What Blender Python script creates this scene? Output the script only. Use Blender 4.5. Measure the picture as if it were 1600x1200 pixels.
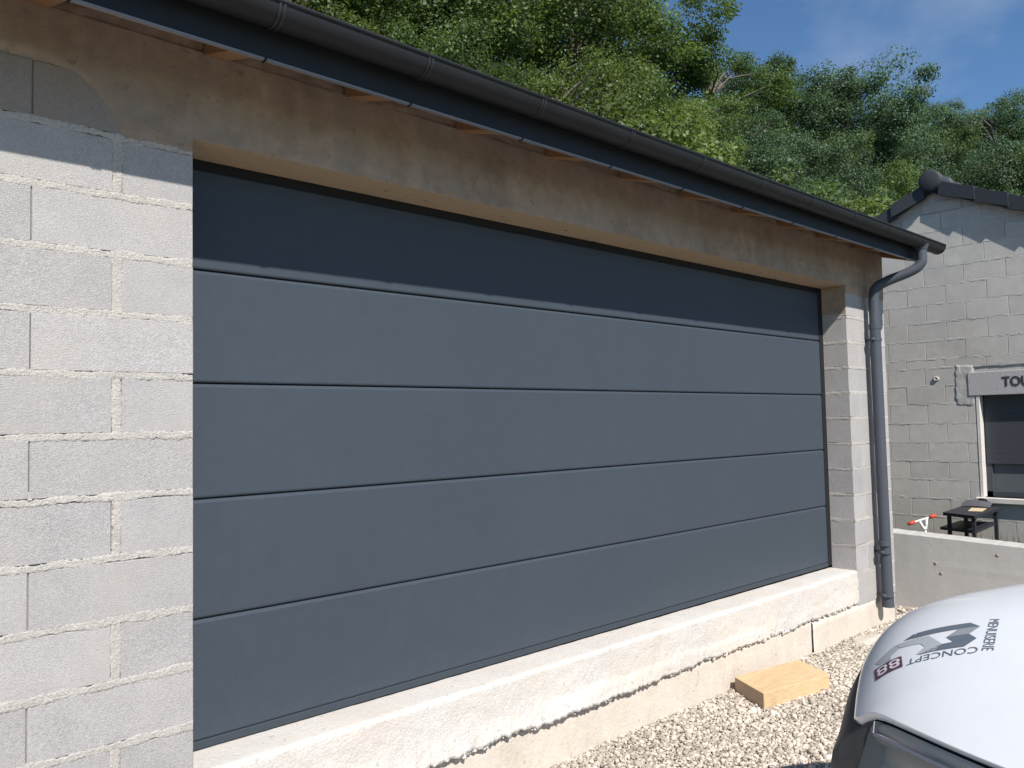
import bpy, bmesh, math, random
import numpy as np
from mathutils import Vector, Matrix, noise as mn
random.seed(7); np.random.seed(7)
S = bpy.context.scene
for o in list(bpy.data.objects): bpy.data.objects.remove(o)
COL = S.collection
R = math.radians

# ------------------------------------------------------------------ camera
CAM = Vector((-1.0619, -2.8148, 1.1812))
yaw, pitch, roll = .7422, .0502, -.0211
fw = Vector((math.sin(yaw)*math.cos(pitch), math.cos(yaw)*math.cos(pitch), math.sin(pitch)))
r0 = Vector((math.cos(yaw), -math.sin(yaw), 0)); u0 = r0.cross(fw)
rr = r0*math.cos(roll)+u0*math.sin(roll); uu = -r0*math.sin(roll)+u0*math.cos(roll)
cd = bpy.data.cameras.new('camera'); cam = bpy.data.objects.new('camera', cd); COL.objects.link(cam)
cam.matrix_world = Matrix(((rr.x, uu.x, -fw.x, CAM.x), (rr.y, uu.y, -fw.y, CAM.y), (rr.z, uu.z, -fw.z, CAM.z), (0, 0, 0, 1)))
cd.sensor_width = 36; cd.lens = 1243.862/1600*36; cd.clip_end = 2000; cd.clip_start = .05
S.camera = cam

# ------------------------------------------------------------------ world, sun, exposure
SUN_AZ, SUN_EL = R(200.5), R(45)          # azimuth clockwise from +Y
sdir = Vector((math.sin(SUN_AZ)*math.cos(SUN_EL), math.cos(SUN_AZ)*math.cos(SUN_EL), math.sin(SUN_EL)))
W = bpy.data.worlds.new('World'); S.world = W; W.use_nodes = True
wn, wl = W.node_tree.nodes, W.node_tree.links
wn.clear()
wo = wn.new('ShaderNodeOutputWorld'); bg = wn.new('ShaderNodeBackground'); sky = wn.new('ShaderNodeTexSky')
sky.sky_type = 'NISHITA'; sky.sun_disc = False; sky.sun_elevation = SUN_EL; sky.sun_rotation = SUN_AZ
sky.altitude = 300; sky.air_density = 1.0; sky.dust_density = .15; sky.ozone_density = 3.2
tc = wn.new('ShaderNodeTexCoord'); mp = wn.new('ShaderNodeMapping'); mp.inputs['Scale'].default_value = (1.1, 2.6, 4.5)
mp.inputs['Rotation'].default_value = (0, R(18), R(35))
nz = wn.new('ShaderNodeTexNoise'); nz.inputs['Scale'].default_value = 1.7; nz.inputs['Detail'].default_value = 7; nz.inputs['Roughness'].default_value = .55
rp = wn.new('ShaderNodeValToRGB'); rp.color_ramp.elements[0].position = .46; rp.color_ramp.elements[1].position = .95
rp.color_ramp.elements[1].color = (.45, .45, .45, 1)
mx = wn.new('ShaderNodeMixRGB'); mx.inputs[2].default_value = (6.5, 7.0, 7.6, 1)
wl.new(tc.outputs['Generated'], mp.inputs[0]); wl.new(mp.outputs[0], nz.inputs['Vector']); wl.new(nz.outputs['Fac'], rp.inputs[0])
tn = wn.new('ShaderNodeMixRGB'); tn.blend_type = 'MULTIPLY'; tn.inputs[0].default_value = 1; tn.inputs[2].default_value = (.80, 1.0, 1.13, 1)
wl.new(sky.outputs[0], tn.inputs[1]); wl.new(rp.outputs[0], mx.inputs[0]); wl.new(tn.outputs[0], mx.inputs[1]); wl.new(mx.outputs[0], bg.inputs[0]); wl.new(bg.outputs[0], wo.inputs[0])
bg.inputs[1].default_value = .088
sl = bpy.data.lights.new('sun', 'SUN'); sl.energy = 4.9; sl.angle = R(.55); sl.color = (1, .955, .89)
so = bpy.data.objects.new('sun', sl); COL.objects.link(so); so.location = (-5, -20, 20)
so.rotation_euler = (-sdir).to_track_quat('-Z', 'Y').to_euler()
S.view_settings.view_transform = 'Standard'; S.view_settings.look = 'None'; S.view_settings.gamma = 1
S.view_settings.use_curve_mapping = False; S.view_settings.exposure = .36
S.render.engine = 'CYCLES'
S.cycles.use_denoising = True; S.cycles.max_bounces = 8; S.cycles.diffuse_bounces = 4; S.cycles.sample_clamp_indirect = 6

# ------------------------------------------------------------------ materials
def mat(name, col, rough=.85, noises=(), bump=None, rnd=0, spots=None, spec=.3, metal=0, island=0, coords='world', bump2=None, hue=None):
    """noises: (scale, amount, detail) multiply the colour; bump: (scale, dist, detail); spots: (scale, threshold, colour)"""
    m = bpy.data.materials.new(name); m.use_nodes = True
    n, l = m.node_tree.nodes, m.node_tree.links
    p = n['Principled BSDF']; p.inputs['Roughness'].default_value = rough; p.inputs['Metallic'].default_value = metal
    p.inputs['Specular IOR Level'].default_value = spec
    if coords == 'world': pos = n.new('ShaderNodeNewGeometry').outputs['Position']
    else: pos = n.new('ShaderNodeTexCoord').outputs['Object']
    rgb = n.new('ShaderNodeRGB'); rgb.outputs[0].default_value = (*col, 1); cur = rgb.outputs[0]
    def mul(cur, fac):
        x = n.new('ShaderNodeVectorMath'); x.operation = 'SCALE'; l.new(cur, x.inputs[0]); l.new(fac, x.inputs['Scale']); return x.outputs[0]
    def mapr(v, a, b, fmin=0.25, fmax=.75):
        k = n.new('ShaderNodeMapRange'); k.inputs[1].default_value = fmin; k.inputs[2].default_value = fmax
        k.inputs[3].default_value = a; k.inputs[4].default_value = b; l.new(v, k.inputs[0]); return k.outputs[0]
    def noi(scale, detail, vec=None, rg=.6):
        t = n.new('ShaderNodeTexNoise'); t.inputs['Scale'].default_value = scale; t.inputs['Detail'].default_value = detail
        t.inputs['Roughness'].default_value = rg
        v = pos
        if vec:
            mm = n.new('ShaderNodeMapping'); mm.inputs['Scale'].default_value = vec; l.new(pos, mm.inputs[0]); v = mm.outputs[0]
        l.new(v, t.inputs['Vector']); return t.outputs['Fac']
    for q in noises:
        cur = mul(cur, mapr(noi(q[0], q[2], q[3] if len(q) > 3 else None), 1-q[1], 1+q[1]))
    if hue:   # (scale, colour, amount)
        b = n.new('ShaderNodeMixRGB'); b.inputs[2].default_value = (*hue[1], 1)
        l.new(mapr(noi(hue[0], 3), 0, hue[2], .4, .7), b.inputs[0]); l.new(cur, b.inputs[1]); cur = b.outputs[0]
    if rnd:
        oi = n.new('ShaderNodeObjectInfo'); cur = mul(cur, mapr(oi.outputs['Random'], 1-rnd, 1+rnd, 0, 1))
    if island:
        g = n.new('ShaderNodeNewGeometry'); cur = mul(cur, mapr(g.outputs['Random Per Island'], 1-island, 1+island, 0, 1))
    if spots:
        b = n.new('ShaderNodeMixRGB'); b.inputs[2].default_value = (*spots[2], 1)
        l.new(mapr(noi(spots[0], 2), 0, spots[3] if len(spots) > 3 else .8, spots[1], spots[1]+.06), b.inputs[0]); l.new(cur, b.inputs[1]); cur = b.outputs[0]
    l.new(cur, p.inputs['Base Color'])
    nrm = None
    for bb in (bump, bump2):
        if bb:
            bn = n.new('ShaderNodeBump'); bn.inputs['Strength'].default_value = 1; bn.inputs['Distance'].default_value = bb[1]
            l.new(noi(bb[0], bb[2], bb[3] if len(bb) > 3 else None), bn.inputs['Height'])
            if nrm: l.new(nrm, bn.inputs['Normal'])
            nrm = bn.outputs[0]
    if nrm: l.new(nrm, p.inputs['Normal'])
    return m

M = {}
M['block'] = mat('concrete_block', (.39, .372, .366), .95, [(70, .10, 2), (230, .27, 2), (2.6, .08, 4), (11, .06, 3)], (230, .003, 2), rnd=.055, spec=.1, spots=(150, .70, (.20, .19, .19), .7), hue=(3.0, (.43, .40, .37), .6))
M['mortar'] = mat('mortar', (.455, .425, .39), .95, [(130, .26, 3), (9, .12, 3)], (160, .005, 3), spec=.1)
M['block_stained'] = mat('cement_stained_block', (.31, .27, .245), .95, [(70, .10, 2), (230, .2, 2), (5, .14, 4)], (230, .003, 2), rnd=.04, spec=.1, hue=(5.0, (.28, .225, .175), .8))
M['core'] = mat('mortar_core', (.32, .30, .28), .95, [(60, .2, 3)], spec=.1)  # duller mortar filling of the wall core, also lines the tie holes
M['beam'] = mat('cast_concrete', (.335, .252, .188), .9, [(1.3, .28, 5), (14, .2, 4), (5, .2, 4, (1, 1, .25)), (160, .08, 2)], (60, .0025, 4), spots=(19, .655, (.15, .12, .095), .5), spec=.2, hue=(2.0, (.30, .265, .235), .5))
M['sill'] = mat('pale_concrete', (.60, .57, .535), .95, [(3, .09, 4), (45, .08, 4), (220, .07, 2)], (85, .005, 5), spots=(24, .655, (.36, .33, .30), .6), hue=(2.2, (.60, .53, .45), .6), spec=.1)
M['footing'] = mat('tan_concrete', (.60, .53, .45), .95, [(2.5, .10, 4), (35, .08, 4), (6, .06, 3, (1, 1, .3))], (70, .004, 5), spots=(19, .67, (.40, .34, .28), .6), hue=(3.3, (.62, .57, .52), .6), spec=.1)
M['soffit'] = mat('soffit_board', (.45, .345, .24), .8, [(9, .10, 4, (1, 8, 8)), (60, .06, 3)], (40, .001, 3), spots=(11, .69, (.12, .085, .06), .9), spec=.2)
M['door'] = mat('anthracite_door', (.053, .066, .082), .46, [(.9, .04, 3), (14, .04, 4), (300, .10, 2)], (420, .0007, 2, (1, 1, .5)), spec=.15, spots=(70, .735, (.12, .125, .13), .6))
M['seal'] = mat('rubber_seal', (.046, .056, .068), .6, spec=.15)
M['doordark'] = mat('door_seal', (.012, .013, .015), .7)
M['gutter'] = mat('gutter_metal', (.016, .017, .019), .5, [(4, .2, 3)], (3, .002, 2), spec=.28)
M['clip'] = mat('gutter_clip', (.030, .031, .033), .45, spec=.35)
M['fascia'] = mat('fascia_metal', (.018, .020, .024), .55, [(3, .1, 3)], spec=.25)
M['edge'] = mat('drip_edge', (.20, .205, .225), .45, spec=.4, metal=.1)
M['pipe'] = mat('downpipe', (.070, .078, .096), .55, [(6, .06, 3)], spec=.25)
M['rafter'] = mat('rafter_wood', (.30, .175, .095), .8, [(10, .15, 4, (8, 1, 8)), (2, .1, 2)], spec=.2)
M['deck'] = mat('deck_board', (.20, .12, .07), .85, [(6, .2, 3)], spec=.2)
M['tile'] = mat('roof_tile', (.034, .036, .043), .6, [(25, .1, 3), (120, .08, 2)], (90, .002, 3), rnd=.08, spec=.4)
M['nblock'] = mat('neighbour_block', (.475, .445, .405), .95, [(90, .09, 3), (12, .09, 3), (1.4, .12, 4)], (110, .0015, 3), rnd=.06, spec=.1, hue=(1.6, (.455, .43, .41), .6))
M['nmortar'] = mat('neighbour_mortar', (.44, .42, .395), .95, [(40, .12, 4), (7, .1, 3)], (60, .0025, 4), spec=.1)
M['lintel'] = mat('shutter_box', (.42, .40, .40), .95, [(60, .12, 3)], (80, .004, 3), spec=.1)
M['white'] = mat('white_render', (.62, .585, .54), .9, [(8, .06, 3)], (60, .002, 3), spec=.15)
M['frame'] = mat('window_frame', (.06, .065, .075), .5)
M['shutter'] = mat('shutter_slat', (.055, .06, .07), .5)
M['ink'] = mat('stencil_ink', (.05, .05, .05), .9, [(60, .3, 3)])
M['lowwall'] = mat('cast_wall', (.50, .485, .46), .92, [(1.2, .07, 4), (6, .05, 3, (1, 1, .3)), (80, .05, 3)], (50, .0012, 4), spots=(7.5, .74, (.20, .185, .165), .7), spec=.15)
M['yard'] = mat('yard_earth', (.36, .315, .265), .95, [(30, .15, 4), (2, .1, 3)], (50, .01, 4), spec=.1)
M['ground'] = mat('meadow', (.09, .10, .045), .95, [(30, .15, 4), (2, .1, 3)], (50, .01, 4), spec=.1)
M['gravel'] = mat('gravel', (.48, .42, .355), .9, [(60, .12, 3), (1.6, .12, 3)], island=.38, spec=.2)
M['hill'] = mat('forest_floor', (.05, .06, .025), .95, [(1.5, .4, 4)], (3, .1, 4), spec=.1)
M['pine'] = mat('sawn_pine', (.60, .43, .25), .7, [(9, .16, 4, (1, 9, 9)), (2, .10, 3), (60, .08, 3, (.3, 4, 4))], (60, .0006, 3, (1, 6, 6)), spec=.25, coords='object')
M['pinecut_shaded'] = mat('sawn_pine_shaded_end', (.36, .275, .20), .85, [(22, .16, 4, (1, .6, 6)), (90, .08, 3)], (90, .001, 3), spec=.2, coords='object')  # darker end grain, with the shade of that end put into the colour
M['vwhite'] = mat('van_paint', (.76, .775, .80), .26, spec=.5, noises=[(3, .02, 2), (14, .02, 4)])
M['vwhite'].node_tree.nodes['Principled BSDF'].inputs['Coat Weight'].default_value = .6
M['vblack'] = mat('bumper_plastic', (.055, .056, .058), .55, [(300, .1, 2)], (400, .0004, 2), spec=.4)
M['vdark'] = mat('van_gap', (.008, .008, .009), .7)
M['chrome'] = mat('headlight_bowl', (.62, .60, .55), .3, metal=.1)
M['rim'] = mat('steel_rim', (.35, .35, .36), .4, metal=.6)
M['rubber'] = mat('rubber', (.015, .015, .016), .8)
M['amber'] = mat('amber_lens', (.75, .33, .06), .3)
def glass(name, col, rough=.03, trans=1.0):
    m = bpy.data.materials.new(name); m.use_nodes = True; p = m.node_tree.nodes['Principled BSDF']
    p.inputs['Base Color'].default_value = (*col, 1); p.inputs['Roughness'].default_value = rough
    p.inputs['Transmission Weight'].default_value = trans; p.inputs['IOR'].default_value = 1.45; return m

def thin(name):
    m = bpy.data.materials.new(name); m.use_nodes = True; n, l = m.node_tree.nodes, m.node_tree.links; n.clear()
    o = n.new('ShaderNodeOutputMaterial'); x = n.new('ShaderNodeMixShader'); t = n.new('ShaderNodeBsdfTransparent'); t.inputs[0].default_value = (.9, .9, .9, 1)
    g = n.new('ShaderNodeBsdfGlossy'); g.inputs['Roughness'].default_value = .06; f = n.new('ShaderNodeFresnel'); f.inputs[0].default_value = 1.22
    l.new(f.outputs[0], x.inputs[0]); l.new(t.outputs[0], x.inputs[1]); l.new(g.outputs[0], x.inputs[2]); l.new(x.outputs[0], o.inputs[0]); return m
M['lens'] = thin('clear_lens'); M['glass'] = glass('tinted_glass', (.25, .28, .3), .02, .6)
M['lg_dark'] = mat('decal_dark_grey', (.125, .15, .18), .4); M['lg_mid'] = mat('decal_mid_grey', (.27, .29, .315), .4)
M['lg_light'] = mat('decal_light_grey', (.40, .42, .44), .4); M['lg_plum'] = mat('decal_plum', (.10, .06, .085), .4)
M['lg_pink'] = mat('decal_pink', (.62, .33, .38), .4); M['lg_white'] = mat('decal_white', (.74, .70, .73), .4)
M['red'] = mat('red_grip', (.60, .075, .04), .5); M['bwhite'] = mat('bike_white', (.72, .74, .75), .35); M['navy'] = mat('saddle_navy', (.03, .045, .075), .6)
M['bmetal'] = mat('bike_steel', (.25, .25, .26), .35, metal=.7)
M['table'] = mat('black_powder_coat', (.024, .026, .032), .5, [(20, .1, 3)]); M['card'] = mat('cardboard', (.58, .47, .30), .85, [(20, .08, 3)])
M['lid'] = mat('grey_lid', (.10, .10, .11), .5, [(15, .1, 3)])
M['bark'] = mat('bark', (.165, .145, .12), .95, [(6, .3, 4, (3, 3, .6)), (1, .2, 2)], (14, .03, 4, (3, 3, .5)), spec=.1)
M['chunk'] = mat('broken_concrete', (.50, .45, .39), .95, [(30, .12, 4)], (40, .006, 4), spec=.1)
def leafmat(name, col, trans):
    m = bpy.data.materials.new(name); m.use_nodes = True; n, l = m.node_tree.nodes, m.node_tree.links; n.clear()
    out = n.new('ShaderNodeOutputMaterial'); ad = n.new('ShaderNodeMixShader'); ad.inputs[0].default_value = .38
    d = n.new('ShaderNodeBsdfPrincipled'); d.inputs['Roughness'].default_value = .5; d.inputs['Specular IOR Level'].default_value = .35
    t = n.new('ShaderNodeBsdfTranslucent'); g = n.new('ShaderNodeNewGeometry'); oi = n.new('ShaderNodeObjectInfo')
    nz = n.new('ShaderNodeTexNoise'); nz.inputs['Scale'].default_value = .55; nz.inputs['Detail'].default_value = 2
    l.new(g.outputs['Position'], nz.inputs['Vector'])
    def mr(src, a, b, i=0., j=1.):
        k = n.new('ShaderNodeMapRange'); k.inputs[1].default_value = i; k.inputs[2].default_value = j
        k.inputs[3].default_value = a; k.inputs[4].default_value = b; l.new(src, k.inputs[0]); return k.outputs[0]
    def mth(a, b):
        k = n.new('ShaderNodeMath'); k.operation = 'MULTIPLY'; l.new(a, k.inputs[0]); l.new(b, k.inputs[1]); return k.outputs[0]
    f = mth(mth(mr(g.outputs['Random Per Island'], .72, 1.3), mr(nz.outputs['Fac'], .65, 1.35, .3, .7)), mr(oi.outputs['Random'], .85, 1.15))
    def sc(c):
        r = n.new('ShaderNodeRGB'); r.outputs[0].default_value = (*c, 1)
        x = n.new('ShaderNodeVectorMath'); x.operation = 'SCALE'; l.new(r.outputs[0], x.inputs[0]); l.new(f, x.inputs['Scale']); return x.outputs[0]
    l.new(sc(col), d.inputs['Base Color']); l.new(sc(trans), t.inputs['Color'])
    l.new(d.outputs[0], ad.inputs[1]); l.new(t.outputs[0], ad.inputs[2]); l.new(ad.outputs[0], out.inputs[0]); return m
M['leaf_a'] = leafmat('leaf_mid_green', (.085, .135, .042), (.14, .21, .035))
M['leaf_b'] = leafmat('leaf_yellow_green', (.11, .15, .042), (.17, .23, .035))
M['leaf_c'] = leafmat('leaf_blue_green', (.085, .14, .075), (.11, .19, .06))
M['grassm'] = leafmat('grass_blade', (.085, .12, .045), (.10, .14, .04))

# ------------------------------------------------------------------ helpers
def link(name, me, material=None, parent=None, **props):
    o = bpy.data.objects.new(name, me); COL.objects.link(o)
    if me is not None and material is not None:
        me.materials.clear()
        for q in (material if isinstance(material, (list, tuple)) else [material]): me.materials.append(q)
    if parent: o.parent = parent
    for k, v in props.items(): o[k] = v
    return o
def thing(name, label, category, loc=(0, 0, 0), group=None, rz=0):
    o = link(name, None); o.location = loc; o.rotation_euler[2] = rz; o['label'] = label; o['category'] = category
    if group: o['group'] = group
    return o
def part(name, me, material, parent, loc=None, **props):
    """child object; mesh given in world space unless parent is moved: keep parents of world meshes at origin"""
    o = link(name, me, material, parent, **props)
    if loc is not None: o.location = loc
    return o
def pyd(name, v, f, smooth=False):
    me = bpy.data.meshes.new(name); me.from_pydata([tuple(map(float, p)) for p in v], [], [tuple(map(int, q)) for q in f]); me.update()
    if smooth: me.shade_smooth()
    return me
def box(name, x0, x1, y0, y1, z0, z1, bev=0):
    bm = bmesh.new(); bmesh.ops.create_cube(bm, size=1)
    for v in bm.verts: v.co = ((x0+x1)/2+v.co.x*(x1-x0), (y0+y1)/2+v.co.y*(y1-y0), (z0+z1)/2+v.co.z*(z1-z0))
    if bev: bmesh.ops.bevel(bm, geom=bm.edges[:], offset=bev, segments=1, affect='EDGES')
    me = bpy.data.meshes.new(name); bm.to_mesh(me); bm.free(); return me
def boxes(name, lst, bev=0):
    bm = bmesh.new()
    for (x0, x1, y0, y1, z0, z1) in lst:
        g = bmesh.ops.create_cube(bm, size=1)['verts']
        for v in g: v.co = ((x0+x1)/2+v.co.x*(x1-x0), (y0+y1)/2+v.co.y*(y1-y0), (z0+z1)/2+v.co.z*(z1-z0))
    if bev: bmesh.ops.bevel(bm, geom=bm.edges[:], offset=bev, segments=1, affect='EDGES')
    me = bpy.data.meshes.new(name); bm.to_mesh(me); bm.free(); return me
def tube(name, pts, rad, n=10, caps=True, smooth=True):
    pts = [Vector(p) for p in pts]; rs = rad if isinstance(rad, (list, tuple)) else [rad]*len(pts)
    v, f = [], []; ref = None
    for i, p in enumerate(pts):
        t = (pts[min(i+1, len(pts)-1)]-pts[max(i-1, 0)]).normalized()
        if ref is None: ref = t.orthogonal().normalized()
        ref = (ref-t*ref.dot(t)).normalized(); b = t.cross(ref)
        for k in range(n):
            a = 2*math.pi*k/n; v.append(p+(ref*math.cos(a)+b*math.sin(a))*rs[i])
    for i in range(len(pts)-1):
        for k in range(n): f.append((i*n+k, i*n+(k+1) % n, (i+1)*n+(k+1) % n, (i+1)*n+k))
    if caps: f.append(tuple(range(n))[::-1]); f.append(tuple(range((len(pts)-1)*n, len(pts)*n)))
    me = pyd(name, v, f, smooth)
    if n >= 16 and smooth: me.set_sharp_from_angle(angle=R(45))
    return me
def joinm(name, meshes):
    bm = bmesh.new()
    for m_ in meshes: bm.from_mesh(m_)
    me = bpy.data.meshes.new(name); bm.to_mesh(me); bm.free()
    if meshes and len(meshes[0].polygons) and meshes[0].polygons[0].use_smooth: me.shade_smooth()
    return me
def smoothpath(pts, it=3):
    pts = [Vector(p) for p in pts]
    for _ in range(it):
        q = [pts[0]]
        for a, b in zip(pts, pts[1:]): q += [a*.75+b*.25, a*.25+b*.75]
        q.append(pts[-1]); pts = q
    return pts
def grid(name, fn, nu, nv, smooth=True):
    v = [fn(i/nu, j/nv) for j in range(nv+1) for i in range(nu+1)]
    f = [(j*(nu+1)+i, j*(nu+1)+i+1, (j+1)*(nu+1)+i+1, (j+1)*(nu+1)+i) for j in range(nv) for i in range(nu)]
    return pyd(name, v, f, smooth)
def fb(x, y=0, z=0, o=3):
    return mn.fractal(Vector((x, y, z)), 1.0, 2.0, o)      # about -1..1

# ------------------------------------------------------------------ ground
gm = pyd('ground', [(-300, -300, -.512), (300, -300, -.512), (300, 300, -.512), (-300, 300, -.512)], [(0, 1, 2, 3)])
link('ground', gm, M['ground'], kind='structure')
link('yard', pyd('yard', [(-7, -7, -.508), (6.4, -7, -.508), (6.4, 7, -.508), (-7, 7, -.508)], [(0, 1, 2, 3)]), M['yard'], kind='structure')
def hillz(x, y):
    d = max(0, (y-9)*.8+max(0, x-9)*.28)
    return -.55+.42*d*min(1, d/10) if d < 45 else -.55+18.9+.1*(d-45)
def hillf(u, v):
    x = -60+u*190; y = 9+v*110; return (x, y, hillz(x, y)+.5*fb(x*.15, y*.15))
link('hillside', grid('hillside', hillf, 70, 50), M['hill'], kind='structure')

def gravel_mesh(zones):
    ico = bmesh.new(); bmesh.ops.create_icosphere(ico, subdivisions=1, radius=1)
    iv = np.array([v.co[:] for v in ico.verts]); ifc = np.array([[v.index for v in f.verts] for f in ico.faces]); ico.free()
    VV, FF, off = [], [], 0
    for (x0, x1, y0, y1, sp, rmin, rmax) in zones:
        nx, ny = int((x1-x0)/sp), int((y1-y0)/sp)
        gx, gy = np.meshgrid(np.arange(nx), np.arange(ny)); n = nx*ny
        px = x0+(gx.ravel()+np.random.rand(n))*sp; py = y0+(gy.ravel()+np.random.rand(n))*sp
        r = rmin+(rmax-rmin)*np.random.rand(n)**2.2
        sc = r[:, None]*np.stack([.8+.6*np.random.rand(n), .7+.5*np.random.rand(n), .45+.4*np.random.rand(n)], 1)
        v = iv[None]*(1+.28*(np.random.rand(n, 12, 1)-.5))*sc[:, None, :]
        a = np.random.rand(n)*6.283; b = (np.random.rand(n)-.5)*1.2
        cb, sb_ = np.cos(b)[:, None], np.sin(b)[:, None]
        vx, vz = v[:, :, 0]*cb-v[:, :, 2]*sb_, v[:, :, 0]*sb_+v[:, :, 2]*cb
        ca, sa = np.cos(a)[:, None], np.sin(a)[:, None]
        x = vx*ca-v[:, :, 1]*sa; y = vx*sa+v[:, :, 1]*ca
        pz = -.508+r*.25+.009*np.random.rand(n)+.010*np.abs(np.sin(px*2.1)*np.cos(py*2.7))
        V = np.stack([x+px[:, None], y+py[:, None], vz+pz[:, None]], 2)
        VV.append(V.reshape(-1, 3)); FF.append((ifc[None]+(np.arange(n)*12)[:, None, None]+off).reshape(-1, 3)); off += n*12
    V = np.concatenate(VV).astype(np.float32); F = np.concatenate(FF).astype(np.int32)
    return trimesh('gravel', V, F)
def trimesh(name, V, F, k=3):
    me = bpy.data.meshes.new(name); me.vertices.add(len(V)); me.vertices.foreach_set('co', np.ascontiguousarray(V, np.float32).ravel())
    me.loops.add(F.size); me.loops.foreach_set('vertex_index', np.ascontiguousarray(F, np.int32).ravel())
    me.polygons.add(len(F)); me.polygons.foreach_set('loop_start', np.arange(0, F.size, k, dtype=np.int32))
    me.update(calc_edges=True); me.validate(); return me
link('gravel', gravel_mesh([(1.2, 6.25, -1.5, .05, .0135, .006, .0145), (1.2, 6.25, -1.5, .05, .06, .012, .024), (-2.6, 1.2, -3.2, .0, .045, .012, .026), (1.2, 6.25, -4, -1.5, .045, .012, .026), (5.83, 6.25, .05, 2.0, .04, .012, .024)]),
     M['gravel'], kind='stuff', label='pale crushed stone gravel covering the yard before the garage', category='gravel')

# ------------------------------------------------------------------ block masonry
def blockmesh(L, H, T, bev=.004):
    return box('block', 0, L, 0, T, 0, H, bev)
_bm = {}
def block(parent, axis, a0, a1, z0, z1, depth, thick, material, jit=.0015, dark=None):
    """axis 'x': face on y=depth looking -Y; axis 'y': face on x=depth looking -X"""
    key = (axis, round(a1-a0, 4), round(z1-z0, 4), thick, material.name)
    if key not in _bm:
        L, H = a1-a0, z1-z0
        me = box('block', 0, L, 0, thick, 0, H, .0022) if axis == 'x' else box('block', 0, thick, 0, L, 0, H, .0022)
        me.materials.append(material); _bm[key] = me
    o = bpy.data.objects.new('block', _bm[key]); COL.objects.link(o); o.parent = parent
    j = random.uniform(-jit, jit); t = random.uniform(-.004, .004); dz = random.uniform(-.0012, .0012)
    if axis == 'x': o.location = (a0, depth+j, z0+dz); o.rotation_euler = (0, t*.6, random.uniform(-.002, .002))
    else: o.location = (depth+j, a0, z0+dz); o.rotation_euler = (t*.6, 0, random.uniform(-.002, .002))
    return o
def strip(V, F, p0, p1, half, axis, depth, rag=.35, proud=.003, seed=0., step=.006, amp=.004):
    """a lumpy ragged mortar strip from p0 to p1 (along,z) on the wall face"""
    a = Vector(p0); b = Vector(p1); d = b-a; L = d.length
    if L < .01: return
    d /= L; nrm = Vector((-d.y, d.x)); n = max(2, int(L/step)); rows = (-1, -.86, -.45, 0, .45, .86, 1)
    base = len(V)
    for i in range(n+1):
        q = a+d*(L*i/n)
        k1 = .95+rag*1.3*fb(q.x*9, q.y*9, seed)+rag*.9*fb(q.x*110, q.y*110, seed+3, 2); k2 = .95+rag*1.3*fb(q.x*9, q.y*9, seed+9)+rag*.9*fb(q.x*110, q.y*110, seed+5, 2); k1 = max(.3, k1); k2 = max(.3, k2)
        for r_ in rows:
            w = half*(k1 if r_ < 0 else k2)*r_
            c = q+nrm*w
            y = depth-proud*.2+amp*.36*fb(c.x*110, c.y*110, seed+1, 2)+.0016*fb(c.x*18, c.y*18, seed+2)+.0009*random.uniform(-1, 1)
            if abs(r_) == 1: y = depth+.0016
            V.append((c.x, y, c.y) if axis == 'x' else (y, c.x, c.y))
    m = len(rows)
    for i in range(n):
        for k in range(m-1):
            q = (base+i*m+k, base+(i+1)*m+k, base+(i+1)*m+k+1, base+i*m+k+1)
            F.append(q if axis == 'x' else q[::-1])

# ------------------------------------------------------------------ garage
GW, GH, XR = 5.11, 2.22, 5.815
garage = thing('garage', 'unfinished grey concrete block garage with wide dark sectional door', 'garage')
XL = -2.75
core = boxes('wall', [(XL+.01, -.006, .007, .193, -.5, 2.40), (GW+.006, XR-.006, .007, .193, -.5, 2.40),
                      (XL, XL+.2, .2, 6.0, -.5, 2.5), (XR-.2, XR, .2, 6.0, -.5, 2.5), (XL, XR, 6.0, 6.2, -.5, 2.5)])
wall = part('wall', core, M['core'], garage)
zj = [.17+.2*k for k in range(-3, 12)]
MV, MF = [], []
hj = .010                                   # half bed joint
for k in range(-3, 11):
    z0, z1 = .17+.2*k+hj, .17+.2*(k+1)-hj
    if z1 < -.36: continue
    # left wall
    if k % 2 == 0:
        ends = [(-.5, 0), (-1.0, -.5), (-1.5, -1.0), (-2., -1.5), (-2.5, -2.), (XL, -2.5)]
        gap = .0017
    else:
        ends = [(-.25, 0), (-.75, -.25), (-1.25, -.75), (-1.75, -1.25), (-2.25, -1.75), (XL, -2.25)]
        gap = .0155
    for i, (a, b) in enumerate(ends):
        bb = b-(gap if i else 0)
        if k == 10 and i == 0: a = -.5; bb = -.20
        block(wall, 'x', a+gap, bb, z0, z1, 0, .2, M['block_stained' if k == 10 else 'block'])
        if k % 2 and i < 5: strip(MV, MF, (a+.0, z0-.004), (a+.0, z1+.004), .0165, 'x', 0, .35, .0015, k+i*7.3)
        elif k % 2 == 0 and i < 5 and random.random() < .5:
            strip(MV, MF, (a+.002, z0-.002), (a+.002, z0+random.uniform(.01, .03)), .006, 'x', 0, .5, .001, k+i*3.3)
    # right pier
    ends = [(GW, GW+.2), (GW+.2, XR)] if k % 2 else [(GW, GW+.5), (GW+.5, XR)]
    for i, (a, b) in enumerate(ends):
        if k == 10 or k == -3: continue
        if k == -2: z0 = -.285
        block(wall, 'x', a+(.008 if i else 0), b-(.008 if i == 0 else 0), z0, z1, 0, .2, M['block'])
    if k < 10: strip(MV, MF, (ends[0][1], z0), (ends[0][1], z1), .012, 'x', 0, .4, .001, k+60.)
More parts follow.
